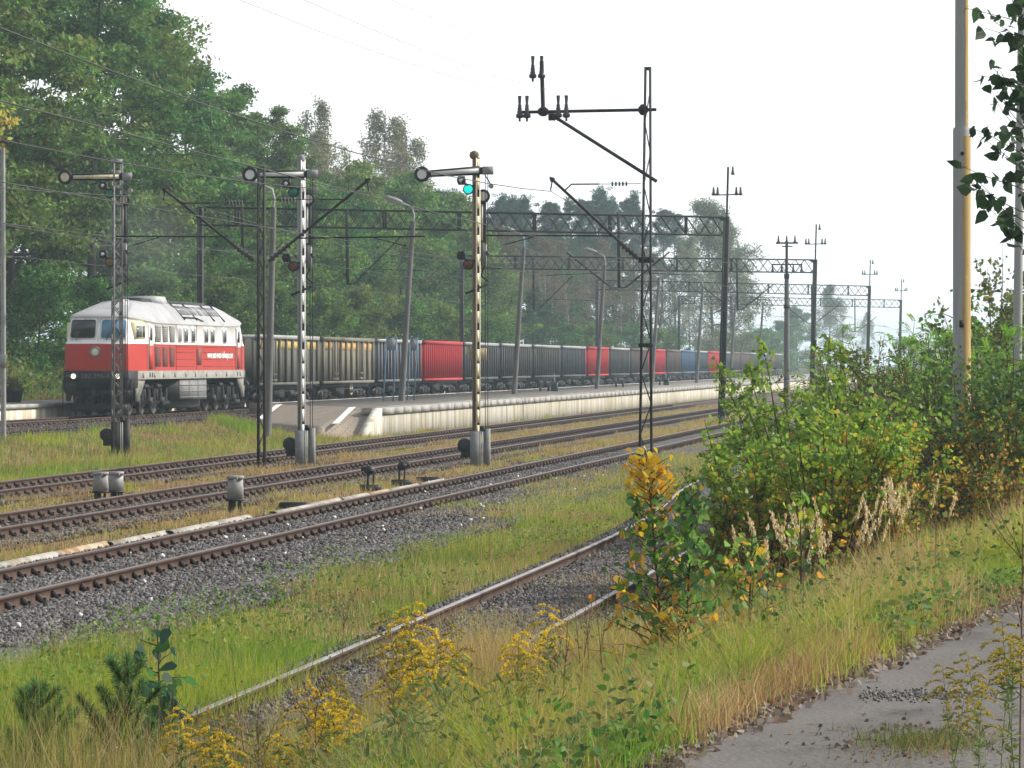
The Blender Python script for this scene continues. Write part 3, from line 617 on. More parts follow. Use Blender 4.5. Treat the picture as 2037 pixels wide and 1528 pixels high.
# ------------------------------------------------------------------ platform lamps
def lamp(label, n, s, z, H=8.7, lean=.6, arm=1.15):
    t = thing('platform_lamp', label, 'street lamp', (-n, s, z), 0, 'lamp posts along the platform')
    mb = MB(); tube(mb, [(0, 0, -.4), (lean*.55, 0, H*.55), (lean*.95, 0, H*.93)], [.155, .125, .10], 10); mb.build('lamp_post', M['lamp_grey'], t, smooth=True)
    mb = MB(); x = lean*.95; tube(mb, [(x, 0, H*.925), (x+.02, 0, H*.965), (x-.06, 0, H+.02), (x-.3, 0, H+.14), (x-.62, 0, H+.27)], .05, 7); mb.build('bracket_arm', M['galv'], t, smooth=True)
    hd = MB(); tube(hd, [(x-.5, 0, H+.24), (x-.58, 0, H+.28), (x-.85, 0, H+.36), (x-1.15, 0, H+.47), (x-arm-.16, 0, H+.50), (x-arm-.22, 0, H+.51)], [.04, .10, .14, .12, .06, .01], 10); hd.build('lamp_head', M['galv'], t, smooth=True)
    return t
L0 = lamp('grey lamp post directly behind the dark lattice catenary post', 26.9, 122, .1, 8.7, .25)
for lab, s in (('leaning grey lamp post on the platform beside the two blue-framed signs', 154.6), ('leaning grey lamp post standing by the closest bench and bin', 189.0), ('leaning grey lamp post to the right of the closest bench and bin', 226.3), ('leaning grey lamp post hidden by the legs of the tapering catenary post', 260.5), ('leaning grey lamp post just left of the closest gantry mast', 296.5), ('faint grey lamp post just right of the closest gantry mast', 331), ('farthest faint grey lamp post on the platform', 366)):
    if s == 154.6: L1 = lamp(lab, 27.9, s, .9)
    else: dup(L1, lab, (-27.8, s, .9))
t = thing('steel_pole', 'pale grey steel pole cut by the left edge of the photo', 'pole', (-30.07, 100, 0), 0)
mb = MB(); tube(mb, [(0, 0, -.2), (-.02, 0, 9.0)], [.085, .07], 10); mb.build('shaft', M['galv'], t, smooth=True); mb = MB(); box(mb, -.1, .1, -.12, -.07, 2.45, 2.85); box(mb, -.13, .13, -.1, .1, -.25, .05); mb.build('pole_plate', M['galv'], t)
t = thing('power_pole', 'concrete power pole with two crossarms of insulators between the gantries', 'power pole', (-14.2, 210, -.2), 0)
mb = MB(); tube(mb, [(0, 0, -.3), (0, 0, 8.2)], [.2, .13], 10); mb.build('shaft', M['lamp_grey'], t, smooth=True)
mb = MB(); tube(mb, [(0, 0, 8.1), (0, 0, 10.05)], .08, 8); bar(mb, (-.66, 0, 10.05), (.7, 0, 10.05), .1, .1); bar(mb, (-.3, 0, 9.85), (.35, 0, 9.85), .07, .07); box(mb, -.15, .15, -.15, .15, 7.9, 8.2); box(mb, -.18, .18, -.18, .18, 6.1, 6.3); a = mb.build('crossarm', M['mast_steel'], t); mb = MB(); bar(mb, (-.9, -.1, 8.75), (.95, -.1, 8.75), .08, .08); mb.build('crossarm', M['mast_steel'], t)
for x, z in ((-.5, 10.05), (0, 10.05), (.5, 10.05), (-.85, 8.3), (-.3, 8.3), (.4, 8.3), (.9, 8.3)):
    mb = MB(); insulator(mb, x, z, .45); mb.build('insulator', M['insulator'], a)
# tall painted pipe poles by the road
t = thing('steel_pole', 'thick white-grey steel pole with a rusty stepped sleeve rising from the bushes', 'pole', (-.87, 49.4, .7), 0, 'tall pipe poles by the road')
mb = MB(); lathe(mb, [(.125, -.6), (.125, 5.18), (.119, 5.22)], 28); mb.build('sleeve', M['pole_white'], t, smooth=False); mb = MB(); lathe(mb, [(.028, -.15), (.024, -.10)], 10, 0, (.01, 0, 4.85), 'y'); box(mb, -.03, .03, -.137, -.11, 2.4, 2.5); mb.build('cable_port', M['dark_steel'], t)
mb = MB(); lathe(mb, [(.098, 5.2), (.088, 9.6)], 28); mb.build('shaft', M['pole_white'], t, smooth=True)
# long rust streak on the sunny side: its own thin shell, lapped a few millimetres proud of the pipe
def streak(parent, r, z0, z1, a0, a1, m):
    rng = np.random.default_rng(2); k = 9; an = np.linspace(R(a0), R(a1), k); v = []; f = []; zz = np.linspace(z0, z1, 30)
    for i, z in enumerate(zz):
        w = (.93+.07*math.sin(i*.9)+rng.normal(0, .05))
        for q in an: qq = an.mean()+(q-an.mean())*w; v.append((r*math.cos(qq), r*math.sin(qq), z))
    for i in range(29):
        for j in range(k-1): f.append((i*k+j, i*k+j+1, (i+1)*k+j+1, (i+1)*k+j))
    mb = MB(); mb.add(v, f); return mb.build('rust_streak', m, parent, smooth=True)
M['rust_streak'] = mat('rust_streak', (.44, .31, .12), .85, (.36, .19, .08), 3.5, (3, 3, .5), ramp=(.5, .72), col3=(.55, .50, .40), scale3=5, ramp3=(.55, .7))
streak(t, .1275, -.3, 5.1, -84, 6, M['rust_streak']); streak(t, .0995, 5.24, 8.0, -60, -14, M['rust_streak'])
t = thing('steel_pole', 'thin grey pole at the right edge behind the dark hanging leaves', 'pole', (-.03, 52.6, .7), 0, 'tall pipe poles by the road')
mb = MB(); tube(mb, [(-.1, 0, -.3), (0, 0, 7.5)], [.075, .055], 14); mb.build('shaft', M['pole_white'], t, smooth=True)
mb = MB(); tube(mb, [(0, 0, 7.4), (-.1, 0, 7.62), (-.3, 0, 7.7)], .035, 8); tube(mb, [(-.12, 0, 7.56), (-.2, 0, 7.53), (-.42, 0, 7.53), (-.55, 0, 7.58)], [.03, .1, .11, .02], 10); mb.build('lamp_head', M['galv'], t, smooth=True)

# ------------------------------------------------------------------ platforms
PN, PF, PZ = 23.85, 32.45, .9
def pend(n): return 128.2+1.79*(n-PN)
t = thing('station_platform', 'long low platform with a stained white wall, beside the freight train', 'platform', (0, 0, 0), 0, 'station platforms')
mb = MB(); box(mb, -PN-.35, -PN, 128.2, 760, -.45, .66); mb.build('wall', M['wall_white'], t)
mb = MB(); extrude(mb, [(128.2, .90), (126.2, .32), (124.2, -.36), (124.2, -.5), (128.2, -.5)], 'x', -PN-.35, -PN+.003); mb.build('wall_end', M['wall_white'], t)
mb = MB(); s = 128.2; rng = np.random.default_rng(8)
while s < 760: box(mb, -PN-.8, -PN+.10+rng.normal(0, .003), s+.004, s+1.996, .665, PZ+rng.normal(0, .002)); s += 2
mb.build('coping', M['coping'], t)
mb = MB(); q = [(-PN-.8, pend(PN+.8)), (-PN-.8, 760), (-PF, 760), (-PF, pend(PF))]
mb.add([(x, y, PZ-.012) for x, y in q]+[(x, y, -.4) for x, y in q], [(3, 2, 1, 0), (0, 1, 5, 4), (1, 2, 6, 5), (2, 3, 7, 6), (3, 0, 4, 7)]); mb.build('paving', M['paving'], t)
nn, dd = np.meshgrid(np.linspace(0, 1, 30), np.linspace(0, 11, 26)); nn = PN+.05+nn*(30.75-.12*dd-PN-.05); ss = pend(nn)-dd+.215*dd*(nn-PN)/6.9
zz = np.maximum(PZ-.012-.082*dd-np.clip(25.2-nn, 0, 2)*.225*dd-.3*np.clip(dd-7.4, 0, 9), -.6)
i, j = np.meshgrid(np.arange(25), np.arange(29), indexing='ij'); k = (i*30+j).ravel()
mb = MB(); mb.index(np.stack([-nn, ss, zz], -1).reshape(-1, 3), np.stack([k, k+30, k+31, k+1], 1)); mb.build('ramp', M['ramp_brick'], t)
def ramp_line(n0, w):
    mb = MB(); v = []; nseg = 20
    for i in range(nseg+1):
        d = 7.6*i/nseg; nc = n0-.85*i/nseg
        for e in (-w, w): n = nc+e; v.append((-n, pend(n0)-d*1.0+e*.9, PZ-.012-.082*(d+ (pend(n)-pend(n0))-e*.9)+.012))
    mb.add(v, [(2*i, 2*i+1, 2*i+3, 2*i+2) for i in range(nseg)]); mb.build('edge_line', M['white_line'], t)
ramp_line(25.6, .17); ramp_line(30.3, .17)
for n, s0 in ((24.75, 131.5), (31.75, 143)):
    mb = MB(); box(mb, -n-.09, -n+.09, s0, 700, PZ-.03, PZ+.004)
    mb.build('edge_line', M['worn_line'], t)
t = thing('station_platform', 'short grey platform with a cream wall at the left edge behind the train track', 'platform', (0, 0, 0), 0, 'station platforms')
mb = MB(); box(mb, -36.6, -36.3, 60, 230, .2, .92); mb.build('wall', M['wall_white'], t)
mb = MB(); box(mb, -37.0, -36.22, 60, 230, .925, 1.08); mb.build('coping', M['coping'], t)
mb = MB(); box(mb, -40.6, -37.003, 60, 230, .3, 1.07); mb.build('paving', M['paving'], t)
# blue framed signs
def sign(label, n, s, w, rz):
    t = thing('platform_sign', label, 'sign', (-n, s, PZ), rz, 'blue framed platform signs')
    mb = MB()
    for e in (-1, 1): bar(mb, (e*w/2-.0, 0, -.1), (e*w/2+.17, 0, 2.85), .055, .055)
    bar(mb, (-w/2+.165, 0, 2.83), (w/2+.165, 0, 2.83), .05, .05); bar(mb, (-w/2+.135, 0, 2.28), (w/2+.135, 0, 2.28), .05, .05); mb.build('sign_frame', M['blue_paint'], t)
    mb = MB(); mb.add([(-w/2+.165, -.012, 2.30), (w/2+.12, -.012, 2.30), (w/2+.14, -.012, 2.81), (-w/2+.185, -.012, 2.81), (-w/2+.165, .012, 2.30), (w/2+.12, .012, 2.30), (w/2+.14, .012, 2.81), (-w/2+.185, .012, 2.81)], [(0, 1, 2, 3), (7, 6, 5, 4), (0, 4, 5, 1), (1, 5, 6, 2), (2, 6, 7, 3), (3, 7, 4, 0)]); mb.build('sign_panel', M['sign_back'], t)
sign('blank grey sign in a blue two-legged frame, farther from the leaning lamp post', 28.0, 151.9, .44, 0); sign('narrow blank grey sign in a blue two-legged frame touching the leaning lamp post', 27.75, 156.2, .32, 0)
t = thing('platform_sign', 'small tan board on a thin post behind the rusty semaphore', 'sign', (-26.5, 168, PZ), 0)
mb = MB(); tube(mb, [(0, 0, -.05), (0, 0, 2.0)], .03, 6); mb.build('post', M['dark_steel'], t); mb = MB(); box(mb, -.42, .46, -.05, -.02, 1.85, 2.42); mb.build('sign_panel', mat('tan_board', (.42, .33, .18), .8, (.3, .22, .12), 4), t)
# benches and bins
def bench(label, n, s):
    t = thing('platform_bench', label, 'bench', (-n, s, PZ), 0, 'benches on the platform')
    mb = MB()
    for k in range(3): box(mb, -.85, .85, -.22+k*.15, -.09+k*.15, .42, .46)
    mb.build('seat', M['twig'], t)
    for x in (-.25, .25): mb = MB(); box(mb, x-.05, x+.05, -.18, .18, 0, .42); mb.build('leg', M['dark_steel'], t)
    return t
def bin_(label, n, s):
    t = thing('litter_bin', label, 'bin', (-n, s, PZ), 0, 'litter bins on the platform')
    mb = MB(); extrude(mb, rrect(-.2, .2, -.18, .18, .05), 'z', 0, .55); mb.build('body', M['dark_green'], t); mb = MB(); tube(mb, [(-.02, .15, .5), (-.04, .15, 1.05)], .03, 6); mb.build('post', M['galv'], t); return t
M['dark_green'] = mat('bin_green', (.02, .05, .045), .6)
bench('low slatted bench beside the dark bin, closest on the platform', 28.7, 207.9); bench('low slatted bench standing alone between the other two', 28.2, 243); bench('low slatted bench farthest along the platform, behind the tapering post', 27.9, 265)
bin_('dark green litter bin at the end of the closest bench', 28.0, 207.2); bin_('dark litter bin beside the farthest bench', 27.2, 265.4)
# planter on the far left platform
t = thing('planter', 'dark round planter with a yellowish plant on the left edge platform', 'planter', (-38.6, 129.6, 1.07), 0)
mb = MB(); lathe(mb, [(.30, 0), (.40, .42), (.43, .44), (.43, .5), (.37, .5), (.36, .42)], 18); mb.build('pot', M['dark_steel'], t)

# ------------------------------------------------------------------ trackside odds and ends
def relay(label, n, s, z, rz=0, two=False):
    t = thing('relay_box', label, 'relay box', (-n, s, z), rz, 'grey relay boxes beside the tracks')
    mb = MB(); w, d = .135, .10; h0, h1 = (.28, .66) if not two else (.18, .52)
    mb.add([(-w-.012, -d, h0), (w+.012, -d, h0), (w+.012, d, h0), (-w-.012, d, h0), (-w, -d+.02, h1), (w, -d+.02, h1), (w, d-.02, h1), (-w, d-.02, h1)], [(0, 1, 5, 4), (1, 2, 6, 5), (2, 3, 7, 6), (3, 0, 4, 7), (4, 5, 6, 7), (3, 2, 1, 0)]); mb.build('body', M['galv'], t)
    mb = MB(); box(mb, -w-.015, w+.015, -d-.008, d+.008, h1-.004, h1+.055); box(mb, .03, .06, -d-.02, -d-.006, h1-.05, h1+.03); mb.build('lid', M['galv'], t)
    mb = MB(); box(mb, -w-.025, w+.025, -d-.02, d+.02, h0-.04, h0)
    for x, y in ((-.11, -.07), (.11, -.07), (-.04, -.04), (.07, .07)): tube(mb, [(x, y, -.05), (x*.9, y, h0-.04)], .025 if x != -.04 else .05, 6)
    mb.build('stand', M['black_paint'], t); return t
relay('grey relay box on tall black legs beside the pale cable duct', 14.68, 63.8, -.24, .1)
relay('grey relay box, larger one of the touching pair between the middle tracks', 20.56-1.6, 70.0, -.24, .05, True); relay('narrow grey relay box, smaller one of the touching pair between the middle tracks', 20.30-1.6, 70.25, -.24, .4, True)
def lever(label, n, s, e):
    t = thing('point_lever', label, 'point lever', (-n, s, -.2), 0, 'black point levers beside the track')
    mb = MB(); box(mb, -.22, .22, -.13, .13, .0, .14); mb.build('base', M['black_paint'], t)
    mb = MB(); tube(mb, [(-.06, 0, .1), (-.05, 0, .42)], .025, 6); tube(mb, [(.06, 0, .1), (.07, 0, .4)], .02, 6); mb.build('leg', M['black_paint'], t)
    mb = MB(); lathe(mb, [(.03, -.1), (.12, -.07), (.13, .02), (.05, .09)], 10, 0, (e*.02, 0, .46)); box(mb, -.02, .18*e if e > 0 else .1, -.05, .05, .44, .54) if e > 0 else box(mb, -.2, .0, -.05, .05, .44, .53); mb.build('lever_head', M['black_paint'], t); return t
lever('upright black point lever with a boxy foot beside the pale cable duct', 14.14, 74.6, -1); lever('black point lever leaning right, without a foot, nearer the rusty semaphore', 14.04, 77.9, 1)
for lab, n, s in (('low flat black box half buried at the end of the cable duct', 14.05, 66.2), ('low flat black box by the rail in front of the rusty semaphore', 14.0, 81.3)):
    mb = MB(); extrude(mb, rrect(-.28, .28, 0, .16, .04), 'y', -.18, .18); tube(mb, [(-.15, -.19, .08), (.15, -.19, .08)], .015, 6); tag(mb.build('cable_box', M['black_paint'], None, (-n, s, -.27)), lab, 'cable box', 'flat black cable boxes')
# half-round cable duct along the track: sections overlap, some rusty
M['duct_white'] = mat('duct_white', (.42, .405, .36), .8, (.28, .22, .15), 3, ramp=(.42, .62), col3=(.36, .19, .09), ramp3=(.62, .75))
M['duct_rust'] = mat('duct_rust', (.36, .20, .10), .85, (.5, .42, .30), 3.5, ramp=(.45, .6))
t = thing('cable_duct', 'pale half-round cable duct with rusty lengths lying along the far rail', 'cable duct', (0, 0, 0), 0)
rng = np.random.default_rng(21); s = 33.0; k = 0
while s < 79:
    L = rng.uniform(2.4, 3.4); n = 13.72-.0087*(s-45)+rng.normal(0, .03); r = .095 if k % 4 in (1, 2) else .105; a = np.linspace(0, math.pi, 9); rz = rng.normal(0, .008)
    if 59.5 < s < 61.5 or 66.5 < s < 68: s += L*.6; k += 1; continue
    mb = MB(); v = []
    for y in (s, s+L+.12):
        for rr in (r, r-.012):
            for q in a: v.append((-(n+rz*(y-s))+rr*math.cos(q), y, -.185+rr*math.sin(q)*.9))
    f = []
    for i in range(8):
        f += [(i, i+1, 18+i+1, 18+i), (9+i+1, 9+i, 27+i, 27+i+1), (i+1, i, 9+i, 9+i+1), (18+i, 18+i+1, 27+i+1, 27+i)]
    mb.add(v, f); o = mb.build('duct_section', M['duct_rust'] if k % 4 == 1 or k % 7 == 2 else M['duct_white'], t); s += L; k += 1
# worn switch timbers by the near siding rail
M['old_wood'] = mat('weathered_timber', (.36, .35, .335), .9, (.23, .22, .21), 5, (6, .5, 6), bump=.4)
for lab, n0, s0, n1, s1, w in (('long weathered timber lying against the siding rail', 4.42, 21.3, 4.30, 25.4, .15), ('weathered timber lying next to the siding rail on its outer side', 4.16, 21.0, 4.08, 24.2, .13), ('short weathered timber end poking from the weeds inside the rail', 4.86, 21.0, 4.80, 22.9, .11)):
    mb = MB(); bar(mb, (-n0, s0, -.1), (-n1, s1, -.06), w, .16); tag(mb.build('timber', M['old_wood']), lab, 'timber', 'weathered timbers along the siding')
# ------------------------------------------------------------------ train
def text(body, size, m, parent, loc, rot, name='lettering', ex=.004, sx=1.0, align='LEFT'):
    cu = bpy.data.curves.new('lettering', 'FONT'); cu.body = body; cu.size = size; cu.extrude = ex; cu.align_x = align; cu.resolution_u = 3; cu.offset = .006
    tmp = bpy.data.objects.new('lettering', cu); C.objects.link(tmp)
    me = bpy.data.meshes.new_from_object(tmp.evaluated_get(bpy.context.evaluated_depsgraph_get())); bpy.data.objects.remove(tmp); me.materials.clear(); me.materials.append(m)
    o = obj(name, me, parent, loc, rot); o.scale = (sx, 1, 1); return o
M['loco_red'] = mat('loco_red', (.42, .028, .016), .5, (.35, .04, .028), 1.5, (1, 1, .5), ramp=(.4, .7), col3=(.34, .08, .06), scale3=4, ramp3=(.6, .85))
M['loco_white'] = mat('loco_white', (.76, .76, .73), .5, (.52, .50, .44), 1.6, (1, 1, .35), ramp=(.5, .78))
M['loco_roof'] = mat('loco_roof_grey', (.48, .48, .48), .55, (.27, .265, .26), .9, ramp=(.45, .72))
M['loco_sill'] = mat('loco_sill_grey', (.27, .265, .24), .7, (.17, .155, .13), 3)
M['loco_black'] = mat('loco_black', (.026, .026, .027), .6, (.05, .045, .042), 3)
M['under'] = mat('oily_underframe', (.026, .024, .023), .6, (.075, .066, .056), 5, ramp=(.5, .72))
M['wheel'] = mat('wheel_steel', (.055, .05, .047), .45, (.13, .12, .11), 6, metal=.3, ramp=(.5, .75))
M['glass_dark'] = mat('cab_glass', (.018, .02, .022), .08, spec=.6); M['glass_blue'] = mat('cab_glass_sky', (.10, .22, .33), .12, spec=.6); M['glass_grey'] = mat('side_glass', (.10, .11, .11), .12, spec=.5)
M['louvre'] = mat('louvre_grey', (.30, .29, .27), .7, (.2, .19, .18), 20); M['louvre_red'] = mat('louvre_red', (.22, .06, .05), .7, (.15, .06, .05), 20)
M['lit_lamp'] = mat('lit_headlamp', (1, .93, .68), .3, emit=1.0)
M['white_letter'] = mat('white_lettering', (.85, .83, .8), .6); M['dull_letter'] = mat('dull_number', (.13, .10, .095), .7)
M['cream_frame'] = mat('cream_window_frame', (.70, .62, .36), .6)

LX, LS, LZ = -34.3, 126.0, .6
loco = thing('diesel_locomotive', 'red and white diesel locomotive with lit headlamps pulling the freight train', 'locomotive', (LX, LS, LZ))
LL = 19.5
def plan(u0, hw, wf, taper, k=7):
    """half outline of the body seen from above, front nose at u0, mirrored front to back"""
    pts = [(0, u0-.10)]
    pts += [(wf*.45, u0-.075), (wf*.8, u0-.02)]
    for i in range(k):
        a = R(90*i/(k-1)); pts.append((wf-.16+.16*math.sin(a), u0+.16-.16*math.cos(a)))
    pts += [((wf+hw)/2+.06, u0+.16+taper*.45), (hw, u0+.16+taper), (hw, u0+3.2), (hw, LL/2-3), (hw, LL/2)]
    r = pts + [(x, LL-y) for x, y in pts[-2::-1]]
    full = r + [(-x, y) for x, y in r[-2:0:-1]]
    return full
def dzf(u): return max(0, 1-min(u, LL-u)/2.6)
LV = [  # z, u0, half width, front half width, taper, eave lift
    (1.38, .02, 1.45, 1.26, 1.5, 0), (1.70, .02, 1.45, 1.26, 1.5, 0), (1.70, .0, 1.44, 1.25, 1.5, 0), (2.66, .0, 1.44, 1.25, 1.5, 0), (2.72, .05, 1.45, 1.25, 1.5, 0), (2.80, .16, 1.44, 1.22, 1.5, 0),
    (3.50, .46, 1.42, 1.10, 1.5, .22), (3.52, .36, 1.47, 1.16, 1.5, .24), (3.60, .42, 1.44, 1.13, 1.5, .24), (3.86, 1.15, 1.24, .98, 1.3, .18), (4.16, 2.2, .98, .80, 1.0, .06), (4.34, 3.0, .72, .6, .8, .0), (4.40, 3.4, .40, .35, .6, 0)]
v = []; ring = []
for z, u0, hw, wf, tp, lift in LV:
    p = plan(u0, hw, wf, tp); ring.append(len(p)); v += [(x, y, z+lift*dzf(y)) for x, y in p]
k = ring[0]
def band(i0, i1): return [(i*k+j, i*k+(j+1) % k, (i+1)*k+(j+1) % k, (i+1)*k+j) for i in range(i0, i1) for j in range(k)]
mb = MB()
for a, b, m in ((0, 2, 2), (2, 4, 0), (4, 7, 1), (7, 12, 3)): mb.index(np.array(v), band(a, b), m)
mb.add(v[-k:], [tuple(range(k))], 3); mb.add(v[:k], [tuple(range(k-1, -1, -1))], 2)
body = mb.build('body', [M['loco_red'], M['loco_white'], M['loco_sill'], M['loco_roof']], loco, smooth=False)
# black apron and buffer beam at both ends
for e, u in ((1, 0), (-1, LL)):
    mb = MB(); q = lambda a: u+e*a
    extrude(mb, [(-1.27, q(.0)), (-1.2, q(-.12)), (1.2, q(-.12)), (1.27, q(.0)), (1.40, q(.75)), (-1.40, q(.75))], 'z', 1.05, 1.705)
    extrude(mb, [(-1.15, q(.02)), (1.15, q(.02)), (1.25, q(.5)), (-1.25, q(.5))], 'z', .78, 1.05)
    extrude(mb, [(-1.05, q(.1)), (1.05, q(.1)), (1.15, q(.6)), (-1.15, q(.6))], 'z', .18, .45); box(mb, -.9, -.75, min(q(.1), q(.5)), max(q(.1), q(.5)), .4, .8); box(mb, .75, .9, min(q(.1), q(.5)), max(q(.1), q(.5)), .4, .8)
    for x in (-.5, -.28, .3, .52): tube(mb, [(x, q(-.14), 1.0), (x*1.05, q(-.24), .8), (x, q(-.12), .55)], .03, 6)
    mb.build('buffer_beam', [M['loco_black']], loco)
    for x in (-.875, .875):
        mb = MB(); tube(mb, [(x, q(-.08), 1.06), (x, q(-.48), 1.06)], .11, 12); lathe(mb, [(.05, min(q(-.48), q(-.56))), (.25, min(q(-.48), q(-.56))+.01), (.25, max(q(-.48), q(-.56)))], 16, 0, (x, 0, 1.06), 'y'); mb.build('buffer', M['under'], loco)
    mb = MB(); tube(mb, [(0, q(-.1), 1.02), (0, q(-.4), 1.0), (0, q(-.45), .8)], .06, 8); mb.build('coupling', M['under'], loco)
mb = MB()
for x in (-1.32, 1.32): bar(mb, (x, .1, .35), (x, .1, 1.4), .03)
mb.build('step_rail', M['loco_black'], loco)
# headlamps at the front end
for nm, x, z in (('headlight', -.93, 1.50), ('headlight', .98, 1.50)):
    mb = MB(); extrude(mb, rrect(x-.30, x+.30, z-.15, z+.15, .06), 'y', -.14, -.10); h = mb.build(nm, M['black_paint'], loco)
    mb = MB(); lathe(mb, [(.02, -.18), (.08, -.17), (.10, -.141)], 16, 0, (x+(.08 if x < 0 else -.12), 0, z), 'y'); mb.build('lamp', M['lit_lamp'], h, smooth=True)
    mb = MB(); lathe(mb, [(.02, -.17), (.08, -.165), (.1, -.141)], 14, 0, (x-(.15 if x < 0 else -.14), 0, z), 'y'); mb.build('tail_lamp', M['glass_dark'], h, smooth=True)
mb = MB(); lathe(mb, [(.21, -.02), (.20, -.16), (.15, -.17), (.14, -.12)], 20, 0, (-.02, 0, 2.42), 'y'); h = mb.build('headlight', M['signal_grey'], loco, smooth=True); mb = MB(); lathe(mb, [(.02, -.165), (.10, -.15), (.142, -.13)], 18, 0, (-.02, 0, 2.42), 'y'); mb.build('lamp', mat('upper_lamp_glass', (.75, .72, .5), .2), h, smooth=True)
text('232 396-6', .22, M['dull_letter'], loco, (-.02, -.126, 1.44), (R(90), 0, 0), ex=.004, sx=1.25, align='CENTER')
# windscreens follow the raked front
def onfront(x, z, off):
    """point on the raked windscreen plane"""
    f = (z-2.80)/(3.72-2.80); u = .16+(.46-.16)*f - .075*(1-abs(x)/1.2*.7) - off; return (x, u, z)
for nm, x0, x1, m in (('windscreen', -1.05, -.09, 'glass_dark'), ('windscreen', .14, 1.06, 'glass_blue')):
    for off, g, mm, name in ((.012, .05, 'loco_white', 'window_frame'), (.024, 0, m, 'pane')):
        poly = rrect(x0-g, x1+g, 2.93-g, 3.62+g, .10, 5); n_ = len(poly)
        vv = [onfront(x, z, off+.02) for x, z in poly]+[onfront(x, z, -.05) for x, z in poly]
        mb = MB(); mb.add(vv, [tuple(range(n_-1, -1, -1))]+[(i, (i+1) % n_, n_+(i+1) % n_, n_+i) for i in range(n_)])
        if name == 'window_frame': fr = mb.build('windscreen', M[mm], loco)
        else: mb.build('pane', M[mm], fr)
    mb = MB(); xm = (x0+x1)/2; bar(mb, onfront(xm-.25, 2.84, .05), onfront(xm-.12, 3.15, .05), .02); mb.build('wiper', M['black_paint'], fr)
mb = MB(); bar(mb, onfront(.03, 2.8, .03), onfront(.03, 3.7, .03), .03); mb.build('windscreen_bar', M['loco_white'], loco)
XS = 1.452
def side(nm, u0, u1, z0, z1, m, parent=None, th=.012, r=.05, e=1):
    mb = MB(); extrude(mb, rrect(u0, u1, z0, z1, min(r, (u1-u0)/2.2)), 'x', e*(XS-.03), e*(XS+th)); return mb.build(nm, m, parent or loco)
